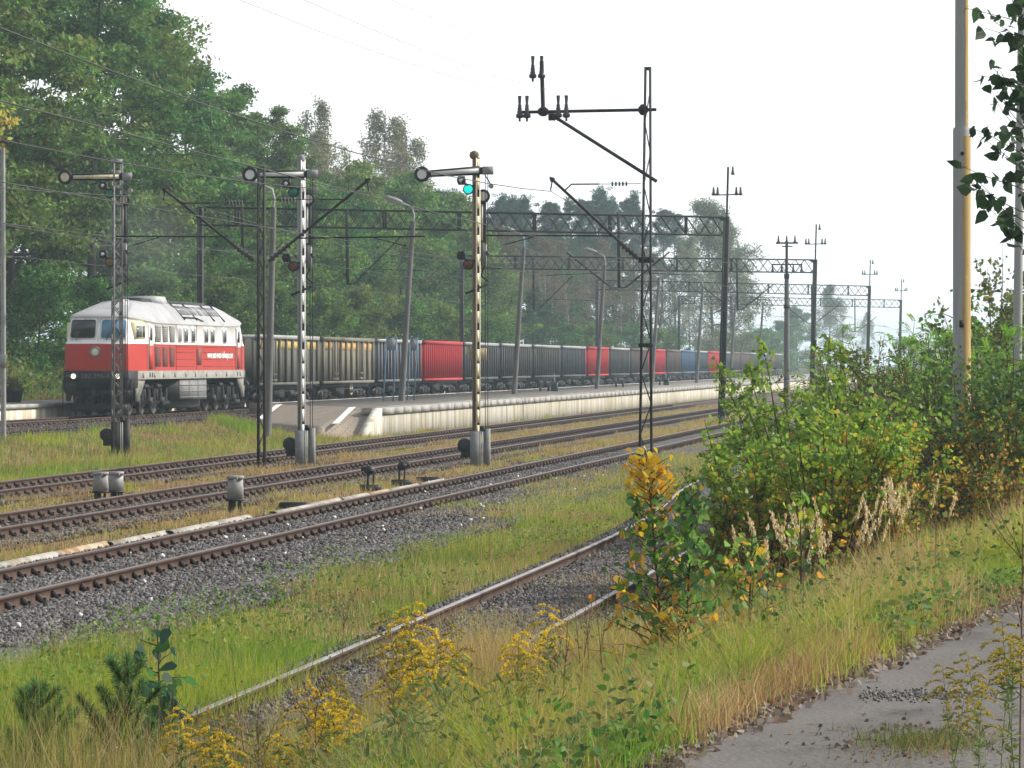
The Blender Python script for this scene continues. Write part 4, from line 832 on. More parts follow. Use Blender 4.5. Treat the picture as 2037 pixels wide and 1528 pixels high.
# cab side window sits on the tapered cab flank
def flank(u): return 1.25+(u-.2)/1.5*.19 if u < 1.7 else 1.44
for e in (1, -1):
    for u0, u1, z0, z1, off, m, nm in ((.62, 1.62, 2.90, 3.52, .004, 'cream_frame', 'cab_window'), (.72, 1.30, 2.97, 3.40, .014, 'glass_grey', 'pane'), (1.36, 1.56, 2.97, 3.40, .014, 'glass_dark', 'pane')):
        q = [(u0, z0), (u1, z0), (u1, z1), (u0, z1)]; vv = [(e*(flank(u)-.02*(z-2.7)-.02+off+.05), u+.16*(z-2.8)*.6, z) for u, z in q]+[(e*(flank(u)-.12), u+.16*(z-2.8)*.6, z) for u, z in q]
        mb = MB(); mb.add(vv, [(0, 1, 2, 3), (0, 4, 5, 1), (1, 5, 6, 2), (2, 6, 7, 3), (3, 7, 4, 0)])
        o = mb.build(nm, M[m], loco if nm == 'cab_window' else cw)
        if nm == 'cab_window': cw = o
    for u0 in (2.15, 17.0):
        d = side('cab_door', u0, u0+.72, 1.74, 3.44, M['loco_white'], None, .008, .02, e)
        mb = MB(); X = e*(XS+.0085); 
        box(mb, min(X, X+e*.004), max(X, X+e*.004), u0+.02, u0+.70, 1.75, 2.66); mb.build('lower_panel', M['loco_red'], d)
        side('pane', u0+.2, u0+.54, 2.85, 3.38, M['glass_dark'], d, .016, .05, e)
        mb = MB()
        for uu in (u0-.06, u0+.78): bar(mb, (e*(XS+.05), uu, 1.75), (e*(XS+.05), uu, 3.0), .028)
        mb.build('handrail', M['rust_paint'], d)
    for u0 in (3.25, 4.35, 5.45):
        for z0, z1, m in ((2.80, 3.44, 'louvre'), (1.86, 2.62, 'louvre_red')):
            g = side('air_grille', u0, u0+.78, z0, z1, M[m], None, .006, .02, e); mb = MB(); z = z0+.05
            while z < z1-.03: bar(mb, (e*(XS+.010), u0+.03, z), (e*(XS+.010), u0+.75, z), .03, .02); z += .075
            mb.build('slats', M[m], g)
    for i, (u0, u1) in enumerate(((6.75, 7.4), (7.7, 8.45), (8.95, 9.65), (11.15, 11.9), (12.25, 13.0), (14.45, 15.15))):
        f = side('side_window', u0, u1, 2.80, 3.42, M['loco_white'], None, .010, .08, e); side('pane', u0+.06, u1-.06, 2.86, 3.37, M['glass_grey' if i else 'louvre'], f, .016, .07, e)
    g = side('air_grille', 10.0, 10.7, 1.92, 2.58, M['louvre_red'], None, .008, .03, e)
    mb = MB()
    for z in (1.86, 2.14, 2.42, 2.64):
        for u0, u1 in ((.9, 2.0), (6.6, 9.6), (10.95, 16.8), (18.0, 18.8)):
            if u1 > 2.05 and u1 < 18: bar(mb, (e*(XS-.004), u0, z), (e*(XS-.004), u1, z), .014, .018)
    for u in (6.5, 9.85, 16.9): bar(mb, (e*(XS-.006), u, 1.72), (e*(XS-.006), u, 3.5), .016, .016, 0, (0, 1, 0))
    mb.build('panel_ribs', M['louvre_red'], loco)
    for u in (1.3, 3.0, 4.4, 6.2, 8.0, 9.6, 11.5, 13.2, 15.1, 17.6): mb = MB(); box(mb, min(e*(XS-.01), e*(XS+.02)), max(e*(XS-.01), e*(XS+.02)), u, u+.16, 1.45, 1.62); mb.build('sill_bracket', M['loco_sill'], loco)
    for u in (2.3, 2.7, 17.1): mb = MB(); box(mb, min(e*(XS-.01), e*(XS+.006)), max(e*(XS-.01), e*(XS+.006)), u, u+.14, 1.46, 1.64); mb.build('sill_step', M['loco_black'], loco)
    for u0, sgn in ((.55, 1), (LL-.55, -1)):
        mb = MB(); uu = [(u0, 1.38), (u0+sgn*1.5, 1.38), (u0+sgn*1.1, 1.05), (u0+sgn*.5, .55), (u0+sgn*.1, .55)]; extrude(mb, uu, 'x', min(e*1.30, e*1.36), max(e*1.30, e*1.36)); mb.build('corner_skirt', M['loco_sill'], loco)
text('www.east-west-railways.com', .40, M['white_letter'], loco, (XS+.014, 11.65, 2.20), (R(90), 0, R(90)), ex=.003, sx=.98)
# roof: fan louvres, exhaust hump, domes
def roofpt(u, f, off=.02):
    """f runs 0 (eave) to 1 (ridge) up the sloping roof side"""
    za, xa, zb, xb = 3.62, 1.42, 4.34, .72; return (xa+(xb-xa)*f+off*.75, u, za+(zb-za)*f+off*.7)
def roofpanel(nm, u0, u1, f0, f1, m, off=.02, th=.05):
    mb = MB(); q = [(u0, f0), (u1, f0), (u1, f1), (u0, f1)]; mb.add([roofpt(u, f, off) for u, f in q]+[roofpt(u, f, off-th) for u, f in q], [(0, 1, 2, 3), (0, 4, 5, 1), (1, 5, 6, 2), (2, 6, 7, 3), (3, 7, 4, 0)]); return mb.build(nm, m, loco)
for u0, u1 in ((8.3, 10.0), (10.4, 11.2), (11.35, 12.15), (12.3, 13.1), (13.4, 14.9)):
    p = roofpanel('roof_louvre', u0, u1, .36, .86, M['louvre'], .03); mb = MB()
    for i in range(7): f = .40+.42*i/6; bar(mb, roofpt(u0+.05, f, .045), roofpt(u1-.05, f, .045), .05, .03)
    mb.build('slats', M['glass_dark'], p)
for u in (8.15, 10.2, 13.25, 15.05):
    mb = MB(); bar(mb, roofpt(u, .08, .05), roofpt(u, .98, .05), .05); mb.build('roof_rail', M['loco_black'], loco)
mb = MB(); bar(mb, roofpt(8.2, .2, .06), roofpt(10.3, .2, .06), .05); bar(mb, roofpt(10.3, .2, .06), roofpt(11.0, .02, .06), .04); mb.build('walkway_rail', M['loco_black'], loco)
mb = MB(); extrude(mb, [(-.75, 4.30), (.75, 4.30), (.62, 4.62), (-.62, 4.62)], 'y', 6.2, 8.0); mb.build('exhaust_hood', M['loco_roof'], loco)
mb = MB(); extrude(mb, [(-.62, 4.32), (.62, 4.32), (.5, 4.50), (-.5, 4.50)], 'y', 4.4, 6.15); mb.build('roof_hatch', M['loco_black'], loco)
mb = MB(); extrude(mb, [(-.60, 4.34), (.60, 4.34), (.55, 4.48), (-.55, 4.48)], 'y', 8.1, 15.0); mb.build('fan_cover', M['loco_black'], loco)
for u in (3.0, 3.8): mb = MB(); lathe(mb, [(.24, 0), (.22, .1), (.12, .17), (.01, .19)], 14, 0, (.1, u, 4.28)); mb.build('roof_dome', M['loco_roof'], loco, smooth=True)
# running gear
def wheelset(par, u, r=.525, x=.75, nm='wheel'):
    for e in (-1, 1):
        mb = MB(); lathe(mb, [(.09, e*x+.09*e), (.16, e*x+.08*e), (.20, e*x+.045*e), (r-.09, e*x+.045*e), (r-.06, e*x+.07*e), (r, e*x+.07*e), (r, e*x-.05*e), (.1, e*x-.05*e)], 22, 0, (0, u, r), 'x'); mb.build(nm, M['wheel'], par)
for c in (3.55, 15.95):
    mb = MB()
    for e in (-1, 1):
        extrude(mb, [(c-2.45, .50), (c-2.3, .42), (c+2.3, .42), (c+2.45, .5), (c+2.35, .86), (c+1.2, .80), (c, .88), (c-1.2, .80), (c-2.35, .86)], 'x', min(e*.98, e*1.10), max(e*.98, e*1.10))
        for a in (-1.85, 0, 1.85):
            X0, X1 = sorted((e*1.0, e*1.22)); box(mb, X0, X1, c+a-.17, c+a+.17, .36, .68); tube(mb, [(e*1.16, c+a-.42, .55), (e*1.16, c+a-.42, 1.02)], .10, 10); tube(mb, [(e*1.16, c+a+.42, .55), (e*1.16, c+a+.42, 1.02)], .10, 10)
        for a in (-.95, .95): X0, X1 = sorted((e*1.05, e*1.2)); box(mb, X0, X1, c+a-.12, c+a+.12, .55, 1.2); tube(mb, [(e*1.2, c+a-.3, 1.1), (e*1.2, c+a+.3, 1.1)], .09, 8); tube(mb, [(e*1.2, c+a-.1, .3), (e*1.1, c+a+.35, .25)], .05, 6)
    box(mb, -.9, .9, c-2.4, c+2.4, .75, 1.1); b = mb.build('bogie', M['under'], loco)
    for a in (-1.85, 0, 1.85): wheelset(b, c+a)
mb = MB(); box(mb, -1.3, 1.3, 7.3, 12.15, .52, 1.36); box(mb, -1.0, 1.0, 7.2, 12.3, .2, .52); ft = mb.build('fuel_tank', M['under'], loco)
mb = MB()
for e in (1, -1):
    mb = MB(); X0, X1 = sorted((e*1.29, e*1.345)); box(mb, X0, X1, 7.5, 12.0, .56, 1.34)
    X0, X1 = sorted((e*1.345, e*1.365))
    for z in (.62, .86, 1.1): box(mb, X0, X1, 7.5, 12.0, z, z+.04)
    for u in (9.0, 10.5): box(mb, X0, X1, u, u+.04, .56, 1.34)
    mb.build('tank_panel', M['grey_steel'], loco)

# faint exhaust over the engine room
sm = bpy.data.materials.new('exhaust_smoke'); tt = nt(sm); so_ = N(tt, 'ShaderNodeOutputMaterial'); sv_ = N(tt, 'ShaderNodeVolumePrincipled'); sv_.inputs['Color'].default_value = (.55, .57, .6, 1); sv_.inputs['Density'].default_value = .005; tt.links.new(sv_.outputs[0], so_.inputs['Volume'])
mb = MB(); pr = [(.02, -1)]+[(math.cos(a), math.sin(a)) for a in np.linspace(-1.4, 1.4, 11)]+[(.02, 1)]; lathe(mb, pr, 18, 0)
for kq in (1.0, .78, .55, .34):
    o = obj('smoke', mb.mesh('smoke', sm, True), None, (LX-.4, LS+9.5, LZ+6.6+.5*(1-kq))); o.scale = (2.0*kq, 5.5*kq, 2.3*kq); tag(o, 'faint grey exhaust drifting above the locomotive roof', None, None, 'stuff')
# ---- open wagons
def paint(name, c, c2=None, streak=(.09, .06, .045)):
    return mat(name, c, .75, streak, 2.2, (1, 2.2, .35), ramp=(.52, .74), col3=c2 or tuple(x*.7+.03 for x in c), scale3=.9, ramp3=(.45, .65))
def wagon_body(kind):
    mb = MB(); L0, L1, z0, z1, X = .62, 13.42, 1.16, 3.18, 1.36
    for e in (-1, 1): a, b = sorted((e*X, e*(X-.05))); box(mb, a, b, L0, L1, z0, z1)
    box(mb, -X+.05, X-.05, L0, L0+.06, z0, z1); box(mb, -X+.05, X-.05, L1-.06, L1, z0, z1); box(mb, -X+.05, X-.05, L0+.06, L1-.06, z0, z0+.1)
    for e in (-1, 1):
        def rib(u, w=.13, d=.10, za=z0-.02, zb=z1-.13): a, b = sorted((e*(X-.01), e*(X+d))); box(mb, a, b, u-w/2, u+w/2, za, zb)
        if kind == 'door':
            k = 9
            for i in range(k+1):
                u = L0+.1+(L1-L0-.2)*i/k; rib(u, .16, .12)
            for c in (3.7, 10.3):
                for q in (-.55, -.2, .2, .55): rib(c+q, .09, .07, z0, z1-.2)
                a, b = sorted((e*X, e*(X+.10))); box(mb, a, b, c-.6, c+.6, z0+.02, z0+.12); box(mb, a, b, c-.6, c+.6, z0+.3, z0+.36)
        else:
            k = 14 if kind == 'rib' else 18
            for i in range(k+1): u = L0+.08+(L1-L0-.16)*i/k; rib(u, .15 if kind == 'rib' else .11, .11)
        a, b = sorted((e*(X-.03), e*(X+.13))); box(mb, a, b, L0, L1, z0-.16, z0-.03)
    for u, d in ((L0, -1), (L1, 1)):
        for x in (-1.2, -.75, -.25, .25, .75, 1.2): a, b = sorted((u, u+d*.1)); box(mb, x-.06, x+.06, a, b, z0, z1-.1)
    return mb.mesh('wagon_body', paint('plain', (.1, .1, .1)))
WB = {k: wagon_body(k) for k in ('door', 'rib', 'fine')}
def rim_mesh():
    mb = MB(); L0, L1, z1, X = .58, 13.46, 3.18, 1.36
    for e in (-1, 1): a, b = sorted((e*(X-.07), e*(X+.14))); box(mb, a, b, L0, L1, z1-.12, z1+.06)
    for u in (L0, L1-.1): box(mb, -X+.07, X-.07, u, u+.1, z1-.1, z1+.05)
    return mb.mesh('top_rim', M['galv'])
RIM = rim_mesh()
mb = MB(); box(mb, -1.1, 1.1, .62, 13.42, .85, 1.13)
for e in (-1, 1):
    a, b = sorted((e*.95, e*1.15)); box(mb, a, b, .5, 13.5, .80, 1.0); box(mb, a, b, 5.2, 7.2, .45, .85); tube(mb, [(e*1.1, 8.0, .62), (e*1.1, 9.0, .62)], .17, 10)
    tube(mb, [(e*1.15, 4.9, .72), (e*1.15, 9.5, .72)], .03, 6)
    for u in (.75, 13.2): tube(mb, [(e*1.3, u, .5), (e*1.3, u, 1.1)], .02, 5)
UND = mb.mesh('underframe', M['under'])
mb = MB()
for u, e in ((.6, -1), (13.44, 1)):
    for x in (-.875, .875): tube(mb, [(x, u, 1.05), (x, u+e*.42, 1.05)], .09, 10); lathe(mb, [(.2, min(u+e*.42, u+e*.5)), (.24, max(u+e*.42, u+e*.5)-.03), (.24, max(u+e*.42, u+e*.5))], 14, 0, (x, 0, 1.05), 'y')
    bar(mb, (0, u, 1.02), (0, u+e*.6, 1.0), .12)
BUF = mb.mesh('buffers', M['under'])
mb = MB()
for e in (-1, 1):
    X0, X1 = sorted((e*.93, e*1.06)); extrude(mb, [(-1.35, .42), (-1.2, .36), (-.5, .36), (-.35, .28), (.35, .28), (.5, .36), (1.2, .36), (1.35, .42), (1.3, .62), (.4, .78), (-.4, .78), (-1.3, .62)], 'x', X0, X1)
    for a in (-.9, .9): X0, X1 = sorted((e*1.0, e*1.18)); box(mb, X0, X1, a-.16, a+.16, .30, .62)
    for a in (-.22, 0, .22): tube(mb, [(e*1.1, a, .36), (e*1.1, a, .64)], .085, 8)
box(mb, -.95, .95, -.3, .3, .5, .84)
BOG = mb.mesh('bogie', M['under'])
mb = MB()
for e in (-1, 1): lathe(mb, [(.08, e*.84), (.15, e*.83), (.17, e*.80), (.37, e*.80), (.40, e*.82), (.46, e*.82), (.46, e*.70), (.09, e*.70)], 20, 0, (0, 0, .46), 'x')
cyl(mb, (-.75, 0, .46), (.75, 0, .46), .08, 8)
WHL = mb.mesh('wheelset', M['wheel'])
mb = MB(); ring = [(1.22, 8.6+.30*math.cos(a), .72+.30*math.sin(a)) for a in np.linspace(0, 2*math.pi, 19)]; tube(mb, ring, .025, 6, cap=False); bar(mb, (1.22, 8.3, .72), (1.22, 8.9, .72), .03); bar(mb, (1.22, 8.6, .42), (1.22, 8.6, 1.02), .03); HWL = mb.mesh('brake_handwheel', M['cream_paint'])
def pan(u0, u1, za, zb, m, parent, nm='painted_band'):
    mb = MB(); box(mb, 1.362, 1.372, u0, u1, za, zb); return mb.build(nm, m, parent)
P_ = dict(olive=paint('wagon_olive_grey', (.085, .085, .068), (.12, .115, .092)), beige=paint('wagon_beige', (.17, .155, .112), (.12, .112, .085)), slate=paint('wagon_slate', (.085, .09, .105), (.16, .15, .15)), red=paint('wagon_red', (.42, .014, .022), (.36, .03, .035), (.28, .045, .045)),
          char=paint('wagon_charcoal', (.055, .058, .06), (.09, .088, .085)), green=paint('wagon_charcoal_green', (.05, .058, .055), (.08, .085, .08)), navy=paint('wagon_navy', (.045, .055, .075), (.08, .085, .095)), brown=paint('wagon_brown', (.10, .075, .068), (.14, .11, .10)), blue=paint('wagon_blue', (.05, .12, .21), (.08, .14, .2)), teal=paint('wagon_teal', (.04, .09, .10), (.07, .11, .12)))
M['yellow_band'] = mat('faded_yellow_band', (.50, .36, .10), .8, (.30, .22, .10), 3, ramp=(.45, .65)); M['orange_band'] = mat('faded_orange_band', (.55, .30, .08), .8, (.42, .30, .14), 3, ramp=(.45, .65)); M['yellow_patch'] = mat('yellow_patch', (.62, .52, .03), .7, (.45, .38, .06), 4); M['pale_patch'] = mat('pale_patch', (.45, .38, .34), .8)
WAG = [('olive', 'door', 'yellow', 'olive grey open wagon with a faded yellow upper band, coupled to the locomotive'),
       ('beige', 'door', 'orange', 'dirty beige open wagon with an orange upper band and a pale brake handwheel'),
       ('slate', 'rib', '', 'slate grey ribbed open wagon behind the blue-framed signs'),
       ('red', 'fine', '', 'bright red ribbed open wagon after the slate one, the closest red one'),
       ('char', 'rib', 'y1', 'charcoal open wagon with one yellow patch by the rusty semaphore'),
       ('char', 'rib', '', 'plain charcoal ribbed open wagon behind the second platform lamp'),
       ('green', 'rib', 'y4', 'dark charcoal open wagon with a row of bright yellow squares'),
       ('navy', 'rib', '', 'navy black open wagon just in front of the second red wagon'),
       ('red', 'fine', '', 'red ribbed open wagon second of the red ones, behind a lamp post'),
       ('green', 'rib', 'y2', 'dark open wagon with small faded yellow patches behind the second red wagon'),
       ('brown', 'rib', '', 'grey brown open wagon beside the tall tapering catenary post'),
       ('red', 'fine', '', 'red ribbed open wagon third of the red ones, right of the tapering post'),
       ('brown', 'rib', 'p', 'dark brown open wagon with a pale patch following the third red wagon'),
       ('blue', 'rib', '', 'faded blue open wagon, the only clearly blue one'),
       ('teal', 'rib', '', 'dark teal open wagon following the blue one'),
       ('red', 'fine', '', 'red open wagon farthest of the red ones, behind the closest gantry mast'),
       ('navy', 'rib', '', 'dark slate blue open wagon after the last red wagon'),
       ('brown', 'rib', 'p', 'hazy brown open wagon with a pale patch, after the last dark slate blue one'),
       ('brown', 'rib', '', 'hazy plain brown open wagon beyond the pale patched brown wagon'),
       ('char', 'rib', '', 'hazy grey open wagon between two brown ones far down the train'),
       ('teal', 'rib', '', 'hazy greenish open wagon far down the train left of the concrete power pole'),
       ('brown', 'rib', 'p', 'hazy brown open wagon with a pale patch next to the concrete power pole'),
       ('char', 'rib', '', 'very hazy dark open wagon, last one seen before the bushes')]
s = 146.75; TOPS = {}
for i, (c, kind, deco, label) in enumerate(WAG):
    t = thing('freight_wagon', label, 'freight wagon', (LX, s, LZ), 0, 'open freight wagons of the train'); TOPS[i] = s
    b = obj('body', WB[kind], t); b.material_slots[0].link = 'OBJECT'; b.material_slots[0].material = P_[c]
    rm = obj('top_rim', RIM, t)
    if c in ('red', 'blue', 'brown', 'beige'): rm.material_slots[0].link = 'OBJECT'; rm.material_slots[0].material = P_[c] if c != 'beige' else P_['beige']
    obj('underframe', UND, t); obj('buffers', BUF, t)
    for u in (2.6, 11.44):
        g = obj('bogie', BOG, t, (0, u, 0))
        for a in (-.9, .9): obj('wheelset', WHL, g, (0, a, 0))
    if deco in ('yellow', 'orange'): pan(.66, 13.38, 2.62, 3.02, M[deco+'_band'], t)
    if deco == 'y1': pan(.7, 1.5, 2.5, 2.95, M['yellow_patch'], t); pan(2.6, 3.4, 2.65, 2.95, M['pale_patch'], t)
    if deco == 'y4':
        for u in (.8, 4.5, 6.2, 7.9, 9.6): pan(u, u+1.4, 2.5, 2.95, M['yellow_patch'], t)
    if deco == 'y2':
        for u in (2.2, 8.5): pan(u, u+1.5, 2.6, 2.95, M['yellow_patch'], t)
    if deco == 'p': pan(6.6, 9.6, 2.5, 3.0, M['pale_patch'], t)
    if i == 1: obj('brake_handwheel', HWL, t)
    s += 14.04 if i < 4 else (14.75 if i < 12 else 14.2)
# ------------------------------------------------------------------ vegetation
def unit(v): return v/np.maximum(np.linalg.norm(v, axis=-1, keepdims=True), 1e-9)
def leaves(mb, c, size, col, rng, up=.5, asp=.5, m=0, shape='quad', dirs=None, droop=0):
    """leaf shapes at points c (N,3)"""
    k = len(c)
    if k == 0: return
    nrm = unit(rng.normal(size=(k, 3))+np.array((0, 0, up)))
    u = rng.normal(size=(k, 3)) if dirs is None else dirs+rng.normal(size=(k, 3))*.35
    u[:, 2] -= droop
    u = unit(u-nrm*np.sum(u*nrm, 1, keepdims=True)); w = np.cross(nrm, u)
    L = (size*rng.uniform(.65, 1.25, k))[:, None]; W = L*asp
    if shape == 'quad': v = np.stack([c-u*L*.5, c+w*W*.5-u*L*.05, c+u*L*.5, c-w*W*.5-u*L*.05], 1)
    else:  # broad leaf with a point and a slight fold
        f = nrm*L*.10
        v = np.stack([c-u*L*.42, c-u*L*.22+w*W*.46+f, c+u*L*.10+w*W*.42+f, c+u*L*.58, c+u*L*.10-w*W*.42+f, c-u*L*.22-w*W*.46+f], 1)
    mb.bulk(v, v.shape[1], col, m)
def pick(pal, k, rng, wts=None, jit=.22):
    pal = np.array(pal, float); i = rng.choice(len(pal), k, p=wts)
    return np.clip(pal[i]*rng.uniform(1-jit, 1+jit, (k, 1))*rng.uniform(.93, 1.07, (k, 3)), .003, .95)
def curve(p0, d, L, k, rng, bend=.15, grav=0.):
    p = [np.array(p0, float)]; d = unit(np.array(d, float)); st = L/(k-1)
    for i in range(k-1):
        d = unit(d+rng.normal(size=3)*bend/k*2+np.array((0, 0, grav/k))); p.append(p[-1]+d*st)
    return np.array(p)
def tree_meshes(name, H, seed, cb=.25, rad=4.5, shape=.7, nl=26, n_leaf=20000, lsize=.34, pal=(), clump=.9, flat=.6, tr=.24, elev=(.15, .7), grav=0., droop=0., bark='bark', dens=1., sub=4, asp=.5, topfill=True, strand=0):
    rng = np.random.default_rng(seed); tb = MB(); cb_ = MB()
    tp = curve((0, 0, -.6), (rng.normal()*.04, rng.normal()*.04, 1), H*.95+.6, 9, rng, .10); rr = np.linspace(1, .12, 9)**1.1*tr; tube(tb, tp, rr, 7, 0)
    tz = np.linspace(0, 1, 9); cent = []
    def at(f): return np.array([np.interp(f, tz, tp[:, q]) for q in range(3)])
    for i in range(nl):
        f = cb+(.97-cb)*((i+rng.random()*.8)/nl); az = i*2.4+rng.normal()*.5
        q = (f-cb)/(1-cb); Rl = rad*(math.sin(math.pi*min(1, (q*.92+.08))**shape)**.75+.12)*rng.uniform(.65, 1.12)
        el = elev[0]+(elev[1]-elev[0])*q+rng.normal()*.1
        lp = curve(at(f), (math.cos(az)*math.cos(el), math.sin(az)*math.cos(el), math.sin(el)), Rl, 6, rng, .5, grav)
        r0 = max(.02, np.interp(f, tz, rr)*.5); tube(tb, lp, np.linspace(r0, .012, 6), 5, 0, cap=False)
        for e in np.linspace(.5, 1, 3): cent.append(lp[0]*0+np.array([np.interp(e, np.linspace(0, 1, 6), lp[:, q]) for q in range(3)]))
        for k in range(sub):
            e = rng.uniform(.35, .95); b = np.array([np.interp(e, np.linspace(0, 1, 6), lp[:, q]) for q in range(3)])
            d = unit(lp[-1]-lp[0])+rng.normal(size=3)*.75; sp = curve(b, d, Rl*rng.uniform(.25, .5), 4, rng, .5, grav); tube(tb, sp, np.linspace(r0*.45, .01, 4), 4, 0, cap=False)
            cent += [sp[2], sp[3]]
            if strand:
                q = curve(sp[3], (rng.normal()*.25, rng.normal()*.25, -1), rng.uniform(.6, strand), 4, rng, .25, -.4); tube(tb, q, .008, 3, 0, cap=False); cent += [q[1], q[2], q[3]]
    if topfill: cent += [at(.97)+rng.normal(size=3)*.4 for _ in range(4)]
    cent = np.array(cent); k = len(cent); wt = rng.uniform(.3, 1.7, k); wt /= wt.sum()
    idx = rng.choice(k, n_leaf, p=wt); cs = clump*rng.uniform(.55, 1.3, k)
    off = rng.normal(size=(n_leaf, 3)); off *= (rng.random((n_leaf, 1))**.4)/np.maximum(np.linalg.norm(off, axis=1, keepdims=True), .3)
    p = cent[idx]+off*cs[idx][:, None]*np.array((1, 1, flat)); p[:, 2] += -droop*rng.random(n_leaf)*cs[idx]
    tint = rng.uniform(.6, 1.4, (k, 1))*(1+rng.normal(size=(k, 3))*np.array((.10, .03, .08)))
    col = pick(pal, n_leaf, rng)*np.clip(tint[idx], .5, 1.7)
    leaves(cb_, p, lsize, col, rng, .7, asp, droop=droop)
    return tb.mesh(name+'_trunk', M[bark], True), cb_.mesh(name+'_crown', M['crown'])
GR = [(.085, .165, .03), (.06, .13, .026), (.115, .20, .035), (.07, .14, .032)]
GD = [(.045, .095, .024), (.06, .115, .028), (.04, .08, .024)]
GY = [(.13, .19, .03), (.10, .175, .03), (.16, .18, .03)]
BI = [(.15, .17, .085), (.17, .18, .10), (.12, .145, .07), (.20, .185, .11)]
PI_ = [(.035, .075, .05), (.045, .09, .055), (.03, .065, .045)]
BRN = [(.12, .10, .05), (.10, .11, .045), (.15, .11, .06)]
TM = {'robinia_a': tree_meshes('robinia', 20, 1, .16, 5.2, .62, 34, 30000, .30, GR, 1.0, .5, .26),
      'robinia_b': tree_meshes('robinia', 20, 2, .12, 4.6, .55, 34, 30000, .30, GR+GD, 1.05, .5, .24),
      'robinia_c': tree_meshes('robinia', 20, 3, .30, 5.6, .8, 30, 26000, .30, GR+GY, 1.05, .42, .28),
      'dense_a': tree_meshes('broadleaf', 12, 4, .06, 4.0, .6, 30, 24000, .25, GR+GY, .85, .6, .18),
      'dense_b': tree_meshes('broadleaf', 12, 5, .08, 3.6, .7, 28, 22000, .25, GD+GR, .85, .6, .18),
      'birch_a': tree_meshes('birch', 20, 6, .30, 3.0, .7, 26, 14000, .22, BI, .55, .9, .17, (.5, 1.0), -.9, .9, 'birch_bark', sub=5, strand=2.2),
      'birch_b': tree_meshes('birch', 20, 7, .22, 3.4, .75, 30, 20000, .22, BI, .6, .9, .18, (.4, 1.0), -.8, .9, 'birch_bark', sub=5, strand=2.4),
      'sparse': tree_meshes('sparse', 14, 8, .30, 2.3, .8, 18, 4200, .22, BRN, .6, .8, .12, (.5, 1.1), 0, .2, 'birch_bark', sub=4),
      'pine_a': tree_meshes('pine', 20, 9, .55, 2.6, .6, 22, 18000, .24, PI_, .52, .6, .19, (.0, .8), .5, 0, 'bark', asp=.35),
      'pine_b': tree_meshes('pine', 20, 10, .42, 2.9, .5, 26, 20000, .24, PI_, .52, .6, .2, (-.05, .9), .5, 0, 'bark', asp=.35),
      'spruce': tree_meshes('spruce', 7, 11, .03, 2.3, .28, 34, 12000, .2, PI_+GD, .45, .4, .12, (-.1, .5), .3, 0, 'bark', asp=.35),
      'big': tree_meshes('bigtree', 24, 12, .16, 6.2, .6, 38, 24000, .30, BI+GD, 1.05, .75, .3, (.3, 1.1), -.3, .3, 'bark', sub=5, strand=1.6),
      'yellow': tree_meshes('yellowtree', 18, 13, .55, 3.0, .7, 26, 15000, .26, [(.38, .34, .05), (.30, .30, .05), (.42, .33, .04), (.2, .24, .05)], .8, .8, .2, (.3, .9), -.3, .4, 'bark'),
      'shrub': tree_meshes('shrub', 5, 14, .02, 2.4, .55, 26, 12000, .2, GD+GR, .6, .7, .08, (.2, 1.2)),
      'shrub_y': tree_meshes('shrub', 4, 15, .02, 2.0, .55, 22, 9000, .18, GY+GR, .5, .7, .06, (.2, 1.2))}
NAMEOF = dict(robinia_a='robinia_tree', robinia_b='robinia_tree', robinia_c='robinia_tree', dense_a='broadleaf_tree', dense_b='broadleaf_tree', birch_a='birch_tree', birch_b='birch_tree', sparse='bare_tree', pine_a='pine_tree', pine_b='pine_tree', spruce='spruce_tree', big='weeping_tree', yellow='yellow_tree', shrub='shrub', shrub_y='shrub')
H0 = dict(robinia_a=20, robinia_b=20, robinia_c=20, dense_a=12, dense_b=12, birch_a=20, birch_b=20, sparse=14, pine_a=20, pine_b=20, spruce=7, big=24, yellow=18, shrub=5, shrub_y=4)
trng = np.random.default_rng(50)
def plant_tree(kind, n, s, H, label, group=None, wide=1.0, z=None, crown=None):
    k = H/H0[kind]; zz = float(gz(n, s)) if z is None else z
    t = thing(NAMEOF[kind], label, 'shrub' if 'shrub' in kind else 'tree', (-n, s, zz), trng.uniform(0, 6.28), group or 'trees of the wood behind the train'); t.scale = (k*wide, k*wide, k)
    tm, cm = TM[kind]; obj('trunk', tm, t); c = obj('crown', cm, t)
    return t
WREF = ['the olive wagon', 'the beige wagon', 'the slate wagon', 'the closest red wagon', 'the one-patched charcoal wagon', 'the plain charcoal wagon', 'the yellow-squared wagon', 'the navy wagon', 'the second red wagon', 'the dull-patched wagon', 'the grey brown wagon', 'the third red wagon', 'the pale-patched brown wagon', 'the blue wagon', 'the teal wagon', 'the farthest red wagon']
def pix(n, s):
    th = math.atan(1018.5/6900); X = -n*math.cos(th)+s*math.sin(th); Z = s*math.cos(th)+n*math.sin(th); return 1018.5+6900*X/Z
WX = [pix(32.9, TOPS[i]+6.5) for i in range(16)]
def ref(n, s):
    x = pix(n, s)
    if x < 60: return 'at the left edge'
    if x < 175: return 'above the left half of the locomotive cab'
    if x < 300: return 'above the lattice semaphore'
    if x < 420: return 'above the middle of the locomotive roof'
    if x < 500: return 'above the rear of the locomotive'
    i = int(np.argmin([abs(x-w) for w in WX])); return 'behind '+WREF[i]
DESC = dict(robinia_a='green feathery robinia tree', robinia_b='deep green robinia tree', robinia_c='light green open-crowned robinia tree', dense_a='bright green broadleaf tree', dense_b='dark green broadleaf tree', birch_a='thin greyish drooping birch', birch_b='full greyish drooping birch', sparse='thin brownish half-bare tree', pine_a='bluish high-crowned pine', pine_b='bluish pine with a deep crown', spruce='dark conical young spruce', big='large hazy weeping tree', shrub='dark green shrub', shrub_y='yellowish green shrub')
ROW = ['', ' deeper in the wood', ' far back in the wood']
seen = {}
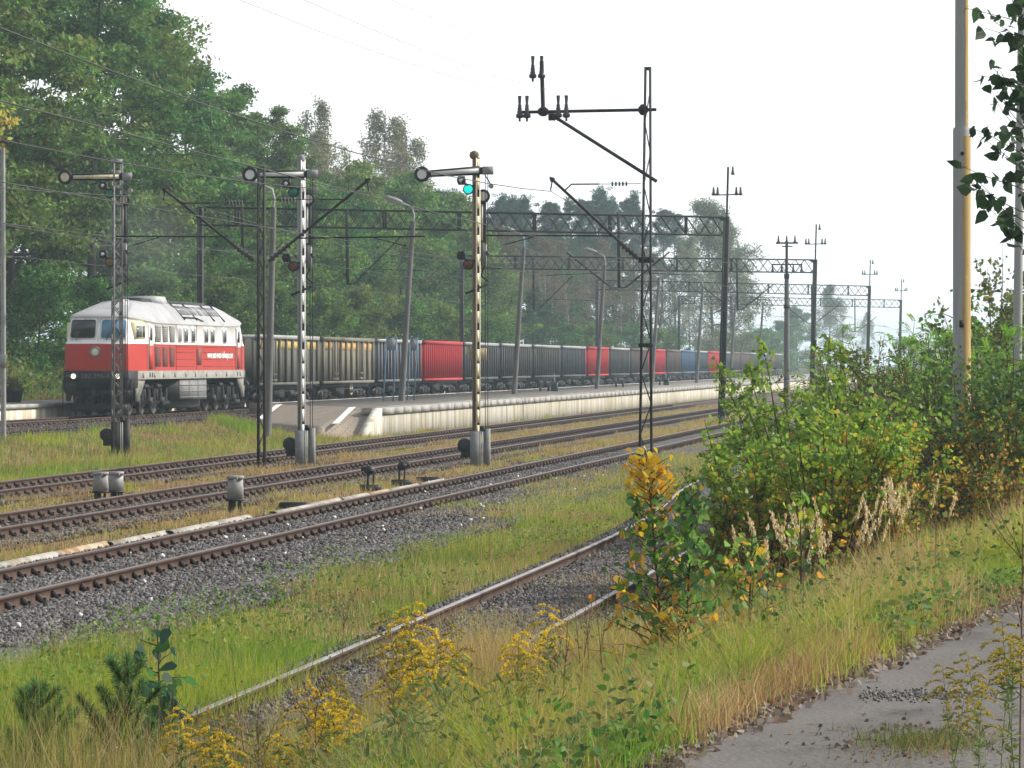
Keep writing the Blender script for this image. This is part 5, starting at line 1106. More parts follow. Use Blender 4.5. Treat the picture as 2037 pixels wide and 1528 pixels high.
def wood(kind, n, s, H, row=0, wide=1.0):
    lab = f"{'tall ' if H > 19 else ''}{DESC[kind]}{ROW[row]}, {ref(n, s)}"
    seen[lab] = seen.get(lab, 0)+1
    return plant_tree(kind, n, s, H, lab, 'trees of the wood, '+NAMEOF[kind]+' kind', wide)
for a in [('robinia_b', 49, 141, 21, 0), ('robinia_a', 50, 152, 22, 0), ('robinia_c', 48, 160, 21.5, 0), ('robinia_b', 50, 168, 22.5, 0), ('robinia_a', 48.5, 177, 21.5, 0), ('robinia_c', 49, 187, 22, 0, 1.1), ('robinia_b', 50, 195, 20.5, 0),
          ('robinia_a', 50, 206, 19, 0), ('robinia_b', 51, 216, 17.8, 0), ('robinia_a', 50, 226, 16.8, 0), ('robinia_b', 50, 236, 15.5, 0, 1.1), ('dense_a', 47, 203, 12.5, 0), ('dense_a', 46, 219, 12.2, 0), ('dense_b', 46, 232, 12.0, 0),
          ('dense_a', 47, 243, 14, 0), ('dense_a', 46, 255, 14.2, 0, 1.1), ('dense_b', 46, 265, 13, 0), ('dense_a', 46, 275, 13.5, 0, 1.1), ('dense_b', 46, 287, 11.5, 0), ('dense_a', 46, 299, 9.5, 0), ('spruce', 43.5, 318, 6.5, 0), ('spruce', 43.5, 309, 8, 0),
          ('birch_a', 54, 257, 20.3, 1), ('birch_a', 55, 272, 18.5, 1), ('birch_b', 53, 285, 21.8, 1), ('birch_b', 53, 295, 20.5, 1), ('birch_a', 54, 303, 18, 1),
          ('pine_a', 54, 322, 16.5, 1), ('pine_b', 54, 333, 16, 1), ('pine_b', 54, 347, 17.2, 1), ('pine_a', 54, 361, 17.6, 1), ('pine_b', 53, 374, 18.2, 1), ('pine_a', 54, 389, 18.6, 1), ('pine_b', 52, 399, 19.3, 1), ('pine_b', 50, 407, 20.6, 1), ('pine_b', 49, 419, 21.5, 1), ('pine_b', 48, 430, 21.5, 1), ('pine_a', 47, 447, 20.5, 1), ('pine_a', 45, 452, 20.8, 1),
          ('pine_b', 60, 352, 18, 2), ('pine_b', 62, 380, 18.5, 2), ('pine_a', 60, 410, 20, 2), ('dense_b', 58, 340, 13.5, 1, 1.3), ('dense_b', 57, 356, 14, 1, 1.3), ('dense_b', 57, 372, 14.5, 1, 1.3), ('dense_b', 56, 389, 15, 1, 1.3), ('dense_b', 56, 405, 15, 1, 1.3), ('dense_b', 54, 421, 15, 1, 1.3), ('dense_b', 53, 438, 15, 1, 1.3), ('pine_a', 56, 328, 16.2, 1), ('pine_b', 56, 340, 16.4, 1), ('pine_a', 56, 354, 17, 1), ('pine_b', 56, 367, 18, 1), ('pine_a', 56, 381, 18.2, 1), ('pine_b', 54, 394, 18.4, 1), ('pine_a', 53, 413, 20, 1), ('pine_b', 51, 424, 20.4, 1), ('pine_a', 49, 436, 20.6, 1),
          ('robinia_b', 60, 150, 20, 1), ('robinia_a', 61, 164, 20, 1), ('robinia_b', 60, 178, 20, 1), ('robinia_a', 61, 192, 20, 1), ('robinia_b', 62, 206, 18, 1), ('robinia_b', 62, 222, 17, 1), ('robinia_a', 62, 240, 15, 1), ('dense_b', 56, 255, 12.5, 1, 1.2), ('dense_b', 57, 275, 12.5, 1, 1.2), ('dense_b', 57, 295, 12, 1, 1.2), ('dense_b', 58, 315, 12, 1, 1.2),
          ('robinia_b', 72, 170, 19, 2), ('robinia_b', 74, 200, 18, 2), ('robinia_b', 74, 235, 16, 2),
          ('sparse', 47, 312, 12, 0), ('sparse', 48, 325, 13, 0), ('sparse', 46, 336, 12.5, 0), ('sparse', 48, 349, 13.5, 0), ('sparse', 47, 362, 13, 0), ('sparse', 46, 375, 14, 0), ('sparse', 48, 388, 13, 0), ('sparse', 46, 398, 14, 0), ('sparse', 46, 412, 14, 0), ('sparse', 45, 425, 14, 0), ('sparse', 45, 440, 14, 0),
          ('big', 38.5, 436, 23.5, 0), ('big', 39, 466, 21.5, 0, .9), ('birch_b', 40.5, 424, 18.5, 0)]: wood(*a)
for a in [('shrub', 44, 130, 3.6), ('shrub_y', 42.4, 137, 2.4), ('shrub', 45, 143, 4.2), ('shrub', 44.5, 153, 4.6), ('shrub', 44, 163, 4.4), ('shrub', 44, 175, 4.8), ('shrub', 44, 188, 5), ('shrub', 44, 200, 5), ('shrub_y', 43.5, 213, 5), ('shrub_y', 43.5, 226, 5.4), ('shrub', 43.5, 240, 5.2), ('shrub_y', 43, 254, 5), ('shrub', 43, 268, 5.2), ('shrub', 43, 284, 5), ('shrub', 43, 330, 4.5), ('shrub_y', 43, 345, 4.6), ('shrub', 43, 360, 4.6), ('shrub', 43, 380, 5), ('shrub_y', 42, 400, 5), ('shrub', 42, 420, 5.2)]: wood(*a)
plant_tree('yellow', 44, 137.3, 19.5, 'yellow-leaved tree cut by the upper left corner, in front of the green wood')
plant_tree('dense_b', 42, 650, 12, 'hazy round tree over the far end of the train', None, 1.2); plant_tree('dense_b', 42, 610, 9, 'low hazy tree left of the concrete power pole', None, 1.2)
plant_tree('big', 40, 722, 18.5, 'small pale blue tree behind the second gantry mast, far away', None, .9); plant_tree('sparse', 41, 800, 17, 'thin pale tree behind the third gantry, far away', None, 1.4); plant_tree('birch_b', 42, 935, 17, 'very faint tree between the two farthest gantry masts')
for i, (n, s, h) in enumerate([(41, 480, 8), (41, 515, 8), (42, 550, 9), (43, 590, 9)]): plant_tree('shrub', n, s, h*.72, ['hazy green shrub below the large weeping tree', 'hazy green shrub right of the large weeping tree', 'hazy shrub behind the far end of the blue wagon line', 'faint hazy shrub just left of the concrete power pole'][i], 'hazy shrubs behind the far wagons', 1.5)
# faint wood on the horizon
mb = MB(); rng = np.random.default_rng(60); k = 26000; x = rng.uniform(-60, 560, k); hh = 11+6*fbm(x*.03, x*0, 61); p = np.stack([x, 1650+rng.uniform(-25, 25, k), rng.random(k)**.7*hh-.5], 1); leaves(mb, p, 2.4, pick(PI_+GD, k, rng), rng, .3, .7)
tag(mb.build('far_wood', M['crown']), 'faint blue wood on the horizon', None, None, 'stuff')

# ---- bushes with real leaves
def bush_meshes(seed, h, w, stems, n_leaf, lsize, pal, wts=None, shape='leaf', asp=.78, low=.15, spread=.45, bark='twig', twigs=7, comp=False, ltop=None):
    rng = np.random.default_rng(seed); sb = MB(); lb = MB(); P = []; D = []
    for i in range(stems):
        az = rng.uniform(0, 6.28); b = np.array((math.cos(az), math.sin(az), 0))*w*.14*rng.random(); hs = h*rng.uniform(.62, 1.0)
        lean = rng.uniform(.1, spread); st = curve(b-np.array((0, 0, .1)), (math.cos(az)*lean, math.sin(az)*lean, 1), hs, 8, rng, .25, .2); tube(sb, st, np.linspace(.006+.006*h, .003, 8), 5, 0, cap=False)
        for j in range(int(twigs*hs)):
            e = rng.uniform(low, .97); q = np.array([np.interp(e, np.linspace(0, 1, 8), st[:, c]) for c in range(3)]); a2 = rng.uniform(0, 6.28); el = rng.uniform(.1, .9)
            L = w*.42*rng.uniform(.35, 1)*(1.1-e*.75); tw = curve(q, (math.cos(a2)*math.cos(el), math.sin(a2)*math.cos(el), math.sin(el)), L, 5, rng, .4, -.1); tube(sb, tw, np.linspace(.005, .002, 5), 4, 0, cap=False)
            f = np.linspace(.25, 1, max(3, int(L/.05))); pts = np.stack([np.interp(f, np.linspace(0, 1, 5), tw[:, c]) for c in range(3)], 1); P.append(pts); D.append(np.repeat(unit(tw[-1:]-tw[:1]), len(pts), 0))
        f = np.linspace(.5, 1, 8); P.append(np.stack([np.interp(f, np.linspace(0, 1, 8), st[:, c]) for c in range(3)], 1)); D.append(np.repeat(np.array([[0, 0, 1.]]), 8, 0))
    P = np.concatenate(P); D = np.concatenate(D)
    if comp:   # feathery compound leaves
        k = n_leaf; i = rng.integers(0, len(P), k); base = P[i]; d = unit(D[i]+rng.normal(size=(k, 3))*.8+np.array((0, 0, .2))); L = rng.uniform(.14, .24, k); sidev = unit(np.cross(d, np.array((0, 0, 1.))+rng.normal(size=(k, 3))*.2)); nr = np.cross(sidev, d); col = pick(pal, k, rng, wts)
        for a in range(7):
            f = (a+1)/7.5
            for e in (-1, 1):
                c0 = base+d*(L*f)[:, None]-np.array((0, 0, 1))*(L*f*f*.35)[:, None]; ax = unit(sidev*e+d*.35); c = c0+ax*.022; w_ = np.cross(ax, nr); l_ = .022; wd = .010
                lb.bulk(np.stack([c-ax*l_, c+w_*wd, c+ax*l_, c-w_*wd], 1), 4, col)
    else:
        i = rng.integers(0, len(P), n_leaf); p = P[i]+rng.normal(size=(n_leaf, 3))*lsize*.55
        zrel = np.clip(P[i][:, 2]/h, 0, 1); col = pick(pal, n_leaf, rng, wts)
        if ltop is not None:
            low_p = pick(ltop, n_leaf, rng); use = rng.random(n_leaf) < np.clip(.92-zrel*1.35, 0, .72); col = np.where(use[:, None], low_p, col)
        leaves(lb, p, lsize, col, rng, .35, asp, shape=shape, dirs=D[i], droop=.35)
    return sb.mesh('bush_stems', M[bark], True), lb.mesh('bush_leaves', M['leaf'])
POP = [(.17, .28, .03), (.13, .24, .03), (.24, .34, .04), (.10, .18, .032), (.30, .31, .03)]; POPW = [.33, .27, .2, .12, .08]
AUT = [(.50, .33, .03), (.55, .28, .03), (.40, .32, .04), (.34, .16, .04), (.14, .21, .03)]
DUL = [(.12, .14, .04), (.16, .17, .05), (.10, .13, .035), (.19, .18, .05), (.08, .09, .035)]
LIM = [(.18, .33, .045), (.14, .28, .04), (.23, .37, .055)]
BM = {'poplar_a': bush_meshes(1, 1.9, 1.5, 16, 4200, .06, POP, POPW, ltop=AUT), 'poplar_b': bush_meshes(2, 2.0, 1.5, 16, 4200, .06, POP, POPW, ltop=AUT), 'poplar_y': bush_meshes(3, 1.8, 1.4, 14, 3800, .058, POP+AUT[:3], [.2, .17, .16, .08, .10, .12, .09, .08], ltop=AUT),
      'tall': bush_meshes(4, 2.4, 1.5, 14, 4400, .062, POP, POPW, low=.2), 'dull': bush_meshes(5, 2.8, 2.6, 26, 7600, .05, DUL, None, 'leaf', .6, twigs=9), 'robinia': bush_meshes(6, 2.8, 2.4, 13, 1500, .05, LIM, comp=True, spread=.6, twigs=8),
      'robinia_t': bush_meshes(7, 3.0, 1.6, 7, 700, .05, LIM, comp=True, spread=.35, twigs=6), 'dark': bush_meshes(8, 1.7, 2.4, 24, 5200, .055, [(.06, .075, .025), (.09, .085, .03), (.12, .09, .03), (.05, .06, .025)], None, 'leaf', .65, low=.05, spread=.8),
      'right': bush_meshes(9, 2.3, 2.2, 18, 5200, .062, [(.08, .16, .035), (.10, .19, .035), (.06, .12, .04), (.14, .20, .04)], None, ltop=AUT, spread=.6), 'spindly': bush_meshes(10, 1.9, 1.3, 6, 900, .07, POP, POPW, low=.3), 'orange': bush_meshes(11, 1.3, 1.8, 14, 1900, .06, AUT+DUL, None, low=.05, spread=.8),
      'small': bush_meshes(12, 1.0, .7, 4, 320, .075, POP+[(.45, .33, .04)], None, low=.2), 'edge': bush_meshes(13, 4.2, 3.4, 12, 9000, .075, [(.10, .14, .04), (.14, .17, .045), (.07, .11, .04), (.2, .19, .05)], None, twigs=6, spread=.5)}
def plant_bush(kind, n, s, label, k=1.0, name='bush', group='bushes on the bank right of the tracks', cat='bush', z=None, rz=None, wide=1.0):
    t = thing(name, label, cat, (-n, s, float(gz(n, s)) if z is None else z), trng.uniform(0, 6.28) if rz is None else rz, group); t.scale = (k*wide, k*wide, k)
    st, lf = BM[kind]; obj('stems', st, t); obj('leaves', lf, t); return t
for a in [('poplar_a', 2.95, 39.6, 'bright green poplar bush with yellowing lower leaves, left one of the front three', 1.2), ('poplar_b', 2.25, 39.2, 'green poplar bush with orange lower leaves, middle one of the front three', 1.15), ('poplar_y', 1.72, 39.8, 'yellow-green poplar bush at the edge of the dark hollow, right one of the front three', 1.12),
          ('poplar_a', 2.6, 41.5, 'green poplar bush half hidden behind the front three', 1.4), ('poplar_b', 2.0, 42.5, 'green poplar bush behind the yellow-green one', 1.25),
          ('tall', 3.72, 53, 'taller upright poplar bush closest to the gantry mast base', 1.22, 'bush', 'bushes on the bank right of the tracks', 'bush', None, None, .85), ('tall', 3.05, 51.0, 'upright poplar bush in front of the platform end, second from the gantry mast', 1.42, 'bush', 'bushes on the bank right of the tracks', 'bush', None, 2.0, .9), ('spindly', 5.7, 65, 'thin sparse sapling over the siding rails', 1.0),
          ('dull', 2.5, 56, 'large dull brownish green bush behind the front poplars', 1.17), ('dull', 1.75, 54, 'dull brownish bush right of the larger brownish one', 1.15), ('robinia', 1.55, 58.5, 'feathery light green robinia bush left of the thick steel pole', 1.22), ('robinia', .75, 53.5, 'feathery light green robinia bush hiding the foot of the thick steel pole', 1.05), ('robinia_t', 3.1, 60, 'tall thin robinia shoots in front of the second gantry mast', 1.25), ('robinia_t', 1.95, 57, 'tall thin robinia shoots arching over the brownish bushes', 1.2),
          ('dark', 1.55, 49.5, 'low dark bush filling the shady hollow', 1.0), ('dark', .8, 48, 'low dark bush right of the shady hollow', 1.0), ('right', .55, 49, 'dense dark green bush below the thin grey pole', 1.2), ('right', 1.15, 52, 'dense green bush right of the thick steel pole foot', 1.25), ('robinia', .35, 52, 'feathery green robinia bush between the two pipe poles', 1.15), ('right', .7, 56, 'tall dense bush behind the foot of the thin grey pole', 1.65), ('robinia', 1.2, 56, 'feathery robinia bush right behind the thick steel pole', 1.2), ('dull', .5, 60, 'large brownish bush under the airy tall shrub', 1.25), ('right', .1, 46, 'dense green bush at the right edge of the photo', 1.15), ('orange', .25, 43.5, 'low bush with orange leaves at the right edge', 1.0), ('orange', .95, 45.8, 'low yellow-brown bush under the dense dark green one', .9),
          ('small', 2.5, 32, 'small green seedling left of the dry plume grass', 1.0), ('small', 3.6, 41.8, 'small green seedling beside the siding rail', .9), ('edge', .1, 70.5, 'airy tall shrub on the right behind the thin grey pole', 1.3), ('edge', .45, 64, 'airy tall shrub cut by the right edge', 1.0)]: plant_bush(*a)
# young trees with single leaves in view
def sapling(name, label, n, s, h, seed, spec, w=.8, flat=0, z=None, twl=.4, lsize=.085, cat='sapling', lean=(0, 0), bare=.15, ntw=22, lpt=5):
    rng = np.random.default_rng(seed); t = thing(name, label, cat, (-n, s, float(gz(n, s)) if z is None else z)); sb = MB(); lb = MB()
    st = curve((0, 0, -.1), (lean[0], lean[1], 1), h, 10, rng, .08); tube(sb, st, np.linspace(.016, .003, 10), 6, 0, cap=False); P = []; D = []
    for i in range(ntw):
        e = bare+(.97-bare)*i/ntw; q = np.array([np.interp(e, np.linspace(0, 1, 10), st[:, c]) for c in range(3)]); az = i*2.4+rng.normal()*.3; el = rng.uniform(.3, .9); L = w*.5*(flat or (1.15-e))*rng.uniform(.6, 1.1)+.08
        tw = curve(q, (math.cos(az)*math.cos(el), math.sin(az)*math.cos(el), math.sin(el)), L, 5, rng, .3); tube(sb, tw, np.linspace(.005, .002, 5), 4, 0, cap=False)
        for f in np.linspace(.3, 1, lpt): P.append([np.interp(f, np.linspace(0, 1, 5), tw[:, c]) for c in range(3)]); D.append(unit(tw[-1]-tw[0]))
    P = np.array(P)+rng.normal(size=(len(P), 3))*.03; D = np.array(D); k = len(P); zr = P[:, 2]/h
    col = np.zeros((k, 3))
    for lo, hi, pal, wt in spec:
        mk = (zr >= lo) & (zr < hi); col[mk] = pick(pal, mk.sum(), rng, wt)
    leaves(lb, P-np.array((0, 0, .03)), lsize, col, rng, .2, .82, shape='leaf', dirs=D*.5, droop=.8)
    sb.build('stem', M['twig'], t, smooth=True); lb.build('leaves', M['leaf'], t); return t
GL = [(.08, .18, .045), (.12, .25, .04), (.06, .14, .05), (.17, .29, .05)]; YL = [(.62, .40, .02), (.66, .34, .02), (.55, .40, .05)]; OL = [(.55, .26, .04), (.50, .33, .05), (.40, .20, .06), (.6, .38, .04)]
sapling('sapling', 'young poplar sapling with a bright yellow top and mixed green and orange leaves', 2.72, 26.4, 1.95, 31, [(-1, .4, OL+YL+GL, None), (.4, .79, GL+OL[:2]+YL[:1], [.2, .2, .12, .2, .1, .09, .09]), (.79, 9, YL, None)], w=1.1, ntw=110, lpt=6, lsize=.074, lean=(-.04, 0))
sapling('sapling', 'second green stemmed sapling growing right through the yellow-topped one', 2.55, 26.2, 1.62, 32, [(-1, .4, OL+GL, None), (.4, 9, GL, None)], w=.8, ntw=50, lpt=6, lsize=.078)
sapling('sapling', 'short orange and green sapling right of the yellow-topped one', 2.1, 26.8, 1.15, 33, [(-1, 9, GL+OL, None)], w=.9, ntw=24, lpt=4)
sapling('sapling', 'small sapling with fresh green leaves by the dry plume grass', 2.0, 31.5, 1.35, 34, [(-1, .45, OL+GL, None), (.45, 9, POP, None)], w=.9, ntw=26, lpt=4)
sapling('sapling', 'dark blue-green broad-leaved sapling left of the goldenrod', 5.25, 21.1, 1.0, 35, [(-1, .3, OL, None), (.3, 9, [(.035, .085, .055), (.05, .13, .04), (.03, .07, .05)], None)], w=.55, ntw=13, lpt=3, lsize=.115, bare=.3)
sapling('sapling', 'broad-leaved sapling with a tall bare leading shoot by the lower left pines', 5.45, 21.6, 1.3, 36, [(-1, .3, OL, None), (.3, 9, [(.035, .085, .055), (.06, .15, .04), (.03, .07, .05)], None)], w=.5, ntw=14, lpt=3, lsize=.11, bare=.35)
sapling('poplar_tree', 'young poplar with dark hanging leaves reaching in from the right edge', -.06, 27.2, 4.7, 37, [(-1, 9, [(.035, .065, .03), (.045, .085, .035), (.03, .055, .03)], None)], w=1.6, flat=.8, ntw=62, lpt=9, lsize=.115, cat='tree', bare=.55)
# pines in the lower left corner
def pine_seedling(label, n, s, h, seed):
    rng = np.random.default_rng(seed); t = thing('pine_sapling', label, 'sapling', (-n, s, float(gz(n, s))), 0, 'pine saplings in the lower left corner'); sb = MB(); nb = MB(); seg = []
    st = curve((0, 0, -.1), (rng.normal()*.08, rng.normal()*.08, 1), h, 8, rng, .12); tube(sb, st, np.linspace(.018, .006, 8), 6, 0, cap=False); seg.append(st[3:])
    for lev in (.3, .5, .68, .84):
        for j in range(5):
            q = np.array([np.interp(lev, np.linspace(0, 1, 8), st[:, c]) for c in range(3)]); az = j*1.257+lev*9+rng.normal()*.2; el = rng.uniform(.5, .95); L = h*.55*(1.15-lev)*rng.uniform(.8, 1.1)
            b = curve(q, (math.cos(az)*math.cos(el), math.sin(az)*math.cos(el), math.sin(el)), L, 6, rng, .15, .5); tube(sb, b, np.linspace(.009, .004, 6), 5, 0, cap=False); seg.append(b[1:])
    for b in seg:
        k = int(np.linalg.norm(b[-1]-b[0])*1100)+60; f = rng.random(k)**.8; x = np.linspace(0, 1, len(b)); c = np.stack([np.interp(f, x, b[:, q]) for q in range(3)], 1); d0 = unit(b[-1:]-b[:1])
        d = unit(d0*.9+rng.normal(size=(k, 3))*.6); L = rng.uniform(.05, .085, (k, 1)); w = unit(np.cross(d, rng.normal(size=(k, 3))))*.003
        nb.bulk(np.stack([c-w, c+w, c+d*L], 1), 3, pick([(.08, .17, .05), (.11, .21, .055), (.055, .12, .05)], k, rng))
    sb.build('stem', M['twig'], t); nb.build('needles', M['leaf'], t)
pine_seedling('young pine sapling in the lower left corner with several upright shoots, left one', 5.85, 20.4, 1.02, 41); pine_seedling('young pine sapling right of the other, below the broad-leaved saplings', 5.5, 20.9, 1.15, 42); pine_seedling('lowest pine sapling, at the very corner of the photo', 5.95, 19.3, .78, 43)

# ---- grass
STRAW = [(.42, .32, .14), (.34, .25, .10), (.46, .37, .18), (.30, .20, .09)]; BROWN = [(.28, .17, .075), (.22, .13, .06), (.33, .22, .10), (.36, .26, .12)]
GRN = [(.15, .26, .028), (.11, .21, .025), (.20, .30, .035), (.09, .18, .03)]; YGR = [(.29, .31, .03), (.23, .29, .028), (.35, .33, .045), (.20, .28, .028)]
def grass(name, label, cnt, sampler, h0, h1, wd, palf, seed, tuft=9, lean=.4, zf=gz, spread=.09):
    """blades in tufts; palf(n,s,rng,k) gives colours"""
    rng = np.random.default_rng(seed); nt_ = max(1, cnt//tuft); n, s, hk = sampler(rng, nt_); nt_ = len(n)
    n = np.repeat(n, tuft); s = np.repeat(s, tuft); hk = np.repeat(hk*rng.uniform(.6, 1.15, nt_), tuft); k = len(n); ta = np.repeat(rng.uniform(0, 6.28, nt_), tuft)
    n = n+rng.normal(0, spread, k); s = s+rng.normal(0, spread, k); z = zf(n, s)-.03
    h = (h0+(h1-h0)*rng.random(k)**1.4)*hk; az = ta+rng.normal(0, 1.1, k); ln = h*lean*rng.random(k); d = np.stack([np.cos(az), np.sin(az), 0*az], 1); b = np.stack([-n, s, z], 1)
    fa = rng.uniform(0, 6.28, k); w = np.stack([np.cos(fa), np.sin(fa), 0*fa], 1)*(wd*rng.uniform(.6, 1.3, k))[:, None]; up = np.array((0, 0, 1.))
    m1 = b+d*(ln*.22)[:, None]+up*(h*.5)[:, None]; tip = b+d*ln[:, None]+up*(h*(1-.18*rng.random(k)))[:, None]
    v = np.stack([b-w, b+w, m1+w*.8, m1-w*.8, tip], 1).reshape(-1, 3); mb = MB(); q = np.arange(k)[:, None]*5; col = np.repeat(palf(n, s, rng, k), 5, 0); mb.index(v, q+np.array([[0, 1, 2, 3]]), 0, col); mb.f.append((q+np.array([[3, 2, 4]])).ravel()); mb.ft.append(np.full(k, 3)); mb.fm.append(np.full(k, 0)); return tag(mb.build(name, M['grass']), label, None, None, 'stuff')
def pmix(*parts):
    """colour by patches: parts (palette, weight); weights vary over the ground with noise"""
    def f(n, s, rng, k):
        ws = np.stack([w*np.clip((fbm(n*.75, s*.55, 100+i*7)-.36)*4.2, .03, 2)**1.4 for i, (p, w) in enumerate(parts)], 1); ws /= ws.sum(1, keepdims=True); c = np.cumsum(ws, 1); r = rng.random(k)[:, None]; i = (r > c).sum(1).clip(0, len(parts)-1)
        out = np.zeros((k, 3))
        for q, (p, w) in enumerate(parts): mk = i == q; out[mk] = pick(p, mk.sum(), rng)
        return out
    return f
def region(nf0, nf1, s0, s1, pw=1.5, gap=0.0, seed=0, clear=()):
    def f(rng, k):
        k2 = int(k*1.4); s = s0+(s1-s0)*rng.random(k2)**pw; a = nf0(s) if callable(nf0) else nf0; b = nf1(s) if callable(nf1) else nf1; n = a+(b-a)*rng.random(k2); q = fbm(n*.7, s*.5, 200+seed); ok = q > gap
        for c, r in clear: cc = c(s) if callable(c) else c; ok &= np.abs(n-cc) > r
        n, s, q = n[ok][:k], s[ok][:k], q[ok][:k]; return n, s, .22+1.5*q**1.4
    return f
t4c = lambda s: T4_C+t4_off(s)
edge = lambda s: road_edge(s)+.22
grass('grass', 'tall mixed green and straw grass on the bank beside the road', 200000, region(edge, 4.35, 12.5, 47, 1.5), .2, .58, .003, pmix((GRN, 1.15), (YGR, .95), (STRAW, .8), (BROWN, .65)), 301, 11, .75)
grass('grass', 'low yellow green grass between the siding and the dark gravel bed', 135000, region(lambda s: t4c(s)+.92, lambda s: 9.15+.9*(fbm(s*.55, s*0+9.2, 79)-.5)+1.7*sst(56, 78, s), 21, 105, 1.7, .22, 1), .10, .36, .0038, pmix((YGR, 1.2), (GRN, .7), (STRAW, .7), (BROWN, .6)), 302, 10, .5)
grass('grass', 'thin weeds growing between the rails of the siding', 34000, region(lambda s: t4c(s)-.68, lambda s: t4c(s)+.68, 14, 62, 1.2, .36, 2), .08, .38, .003, pmix((YGR, .7), (STRAW, .9), (BROWN, .9)), 303, 8, .5)
grass('grass', 'dense dry weeds covering the near end of the siding', 42000, region(lambda s: t4c(s)-.9, lambda s: t4c(s)+1.4, 12.5, 24.5, 1.0, .2, 3), .2, .58, .004, pmix((YGR, .6), (STRAW, .8), (BROWN, .8), (GRN, .4)), 304, 9, .5)
grass('dry_grass', 'short dry brown grass between the two nearest straight tracks', 95000, region(13.95, 15.75, 38, 210, 1.7, .26, 4), .08, .30, .006, pmix((BROWN, 1), (STRAW, .9), (YGR, .5)), 305, 9, .5)
grass('dry_grass', 'short dry brown grass between the middle track and the platform track', 95000, region(18.0, 20.55, 55, 230, 1.7, .2, 5), .08, .32, .007, pmix((BROWN, 1), (STRAW, .9), (YGR, .25)), 306, 9, .5)
grass('dry_grass', 'sparse dry tufts inside the middle and platform tracks', 16000, region(15.9, 22.4, 50, 200, 1.5, .45, 6, ((16.0, .1), (17.5, .1), (20.7, .1), (22.2, .1))), .05, .16, .007, pmix((BROWN, 1), (STRAW, .6), (YGR, .4)), 307, 7, .5)
grass('grass', 'tall yellow green weeds on the slope below the train track', 78000, region(22.6, 30.4, 72, 133, 1.2, .2, 7), .14, .46, .009, pmix((YGR, 1.1), (GRN, .8), (BROWN, .7), (STRAW, .4)), 308, 9, .5, spread=.15)
grass('grass', 'green grass growing up against the foot of the platform ramp', 16000, lambda rng, k: (lambda n: (n, 128.2+1.55*(n-23.85)-7.6-2.6*rng.random(k), .5+.7*rng.random(k)))(rng.uniform(24.2, 30.6, k)), .18, .5, .010, pmix((YGR, 1.0), (GRN, .9), (BROWN, .6)), 337, 9, .5, spread=.13)
grass('grass', 'grass tufts at the foot of the stained platform wall', 16000, region(22.75, 23.7, 118, 330, 1.7, .4, 8), .1, .38, .012, pmix((YGR, 1), (BROWN, .9)), 309, 8, .5)
grass('undergrowth', 'green undergrowth on the slope at the edge of the wood', 60000, region(40.2, 48.5, 118, 190, 1.2, .15, 9), .2, .7, .018, pmix(([(.07, .14, .03), (.05, .10, .03)], 1), (YGR, .4), (BROWN, .4)), 310, 8, .8, spread=.2)
grass('dry_grass', 'tall dry straw grass below the bushes on the right', 60000, region(lambda s: road_edge(s)-.1, lambda s: road_edge(s)+2.6, 30, 56, 1.3, .12, 10), .3, .72, .0045, pmix((STRAW, 1.2), (BROWN, .7), (YGR, .5)), 311, 9, .5)
grass('grass', 'weedy grass right of the bend in the dirt road', 9000, region(lambda s: road_edge(s)-6, lambda s: road_edge(s)-4.1, 10, 24, 1.3, .1, 11), .2, .5, .006, pmix((YGR, 1), (STRAW, .7), (GRN, .5)), 312, 9, .5)
grass('grass', 'small green grass tufts growing on the dirt road', 5200, lambda rng, k: (lambda n, s: (n, s, np.full(k, .9)))(rng.normal(.42, .16, k), 15.5+rng.normal(0, .30, k)), .03, .14, .003, pmix(([(.12, .14, .03), (.09, .11, .03)], 1), (BROWN, 1.1)), 313, 8, .6, spread=.04)
grass('dry_grass', 'dry grass around the sleepers in the grassy stretch by the tapering post', 24000, region(9.2, 11.15, 62, 150, 1.6, .2, 12), .1, .34, .008, pmix((YGR, 1), (STRAW, .8), (BROWN, .6)), 314, 8, .5)
grass('weeds', 'tall tangled dry weeds and stems swallowing the near end of the siding', 46000, region(2.9, 6.9, 13.2, 21.6, .8, .2, 30), .45, .95, .0022, pmix((BROWN, 1.0), (STRAW, .9), (YGR, .7), ([(.09, .15, .035), (.12, .17, .05)], 1.0)), 330, 12, .45, spread=.13)
grass('weeds', 'brown and straw weeds along the near rail of the siding in the middle', 46000, region(2.6, 4.85, 19.0, 32, .8, .15, 31), .3, .85, .0025, pmix((BROWN, 1.1), (STRAW, 1.0), (YGR, .6)), 331, 11, .5, spread=.12)
grass('weeds', 'tall yellow green grass in the lower left corner', 44000, region(6.0, 9.2, 17.5, 33, 1.0, .12, 32), .3, .68, .0028, pmix((YGR, 1.5), (GRN, .7), (STRAW, .4)), 332, 11, .5, spread=.12)
grass('grass', 'short fresh grass leaning over the dirt road edge', 26000, region(lambda s: road_edge(s)-.02, lambda s: road_edge(s)+.45, 12.5, 34, 1.2, .25, 34), .06, .30, .0028, pmix((GRN, 1.2), (YGR, .8), (BROWN, .6)), 335, 10, .7, spread=.06)
grass('grass', 'bright green arching grass tussocks on the bank near the road', 11000, region(edge, lambda s: road_edge(s)+1.9, 14, 31, 1.1, .3, 35), .4, .72, .003, pmix((GRN, 1.2), (YGR, 1.1)), 336, 170, 1.1, spread=.075)
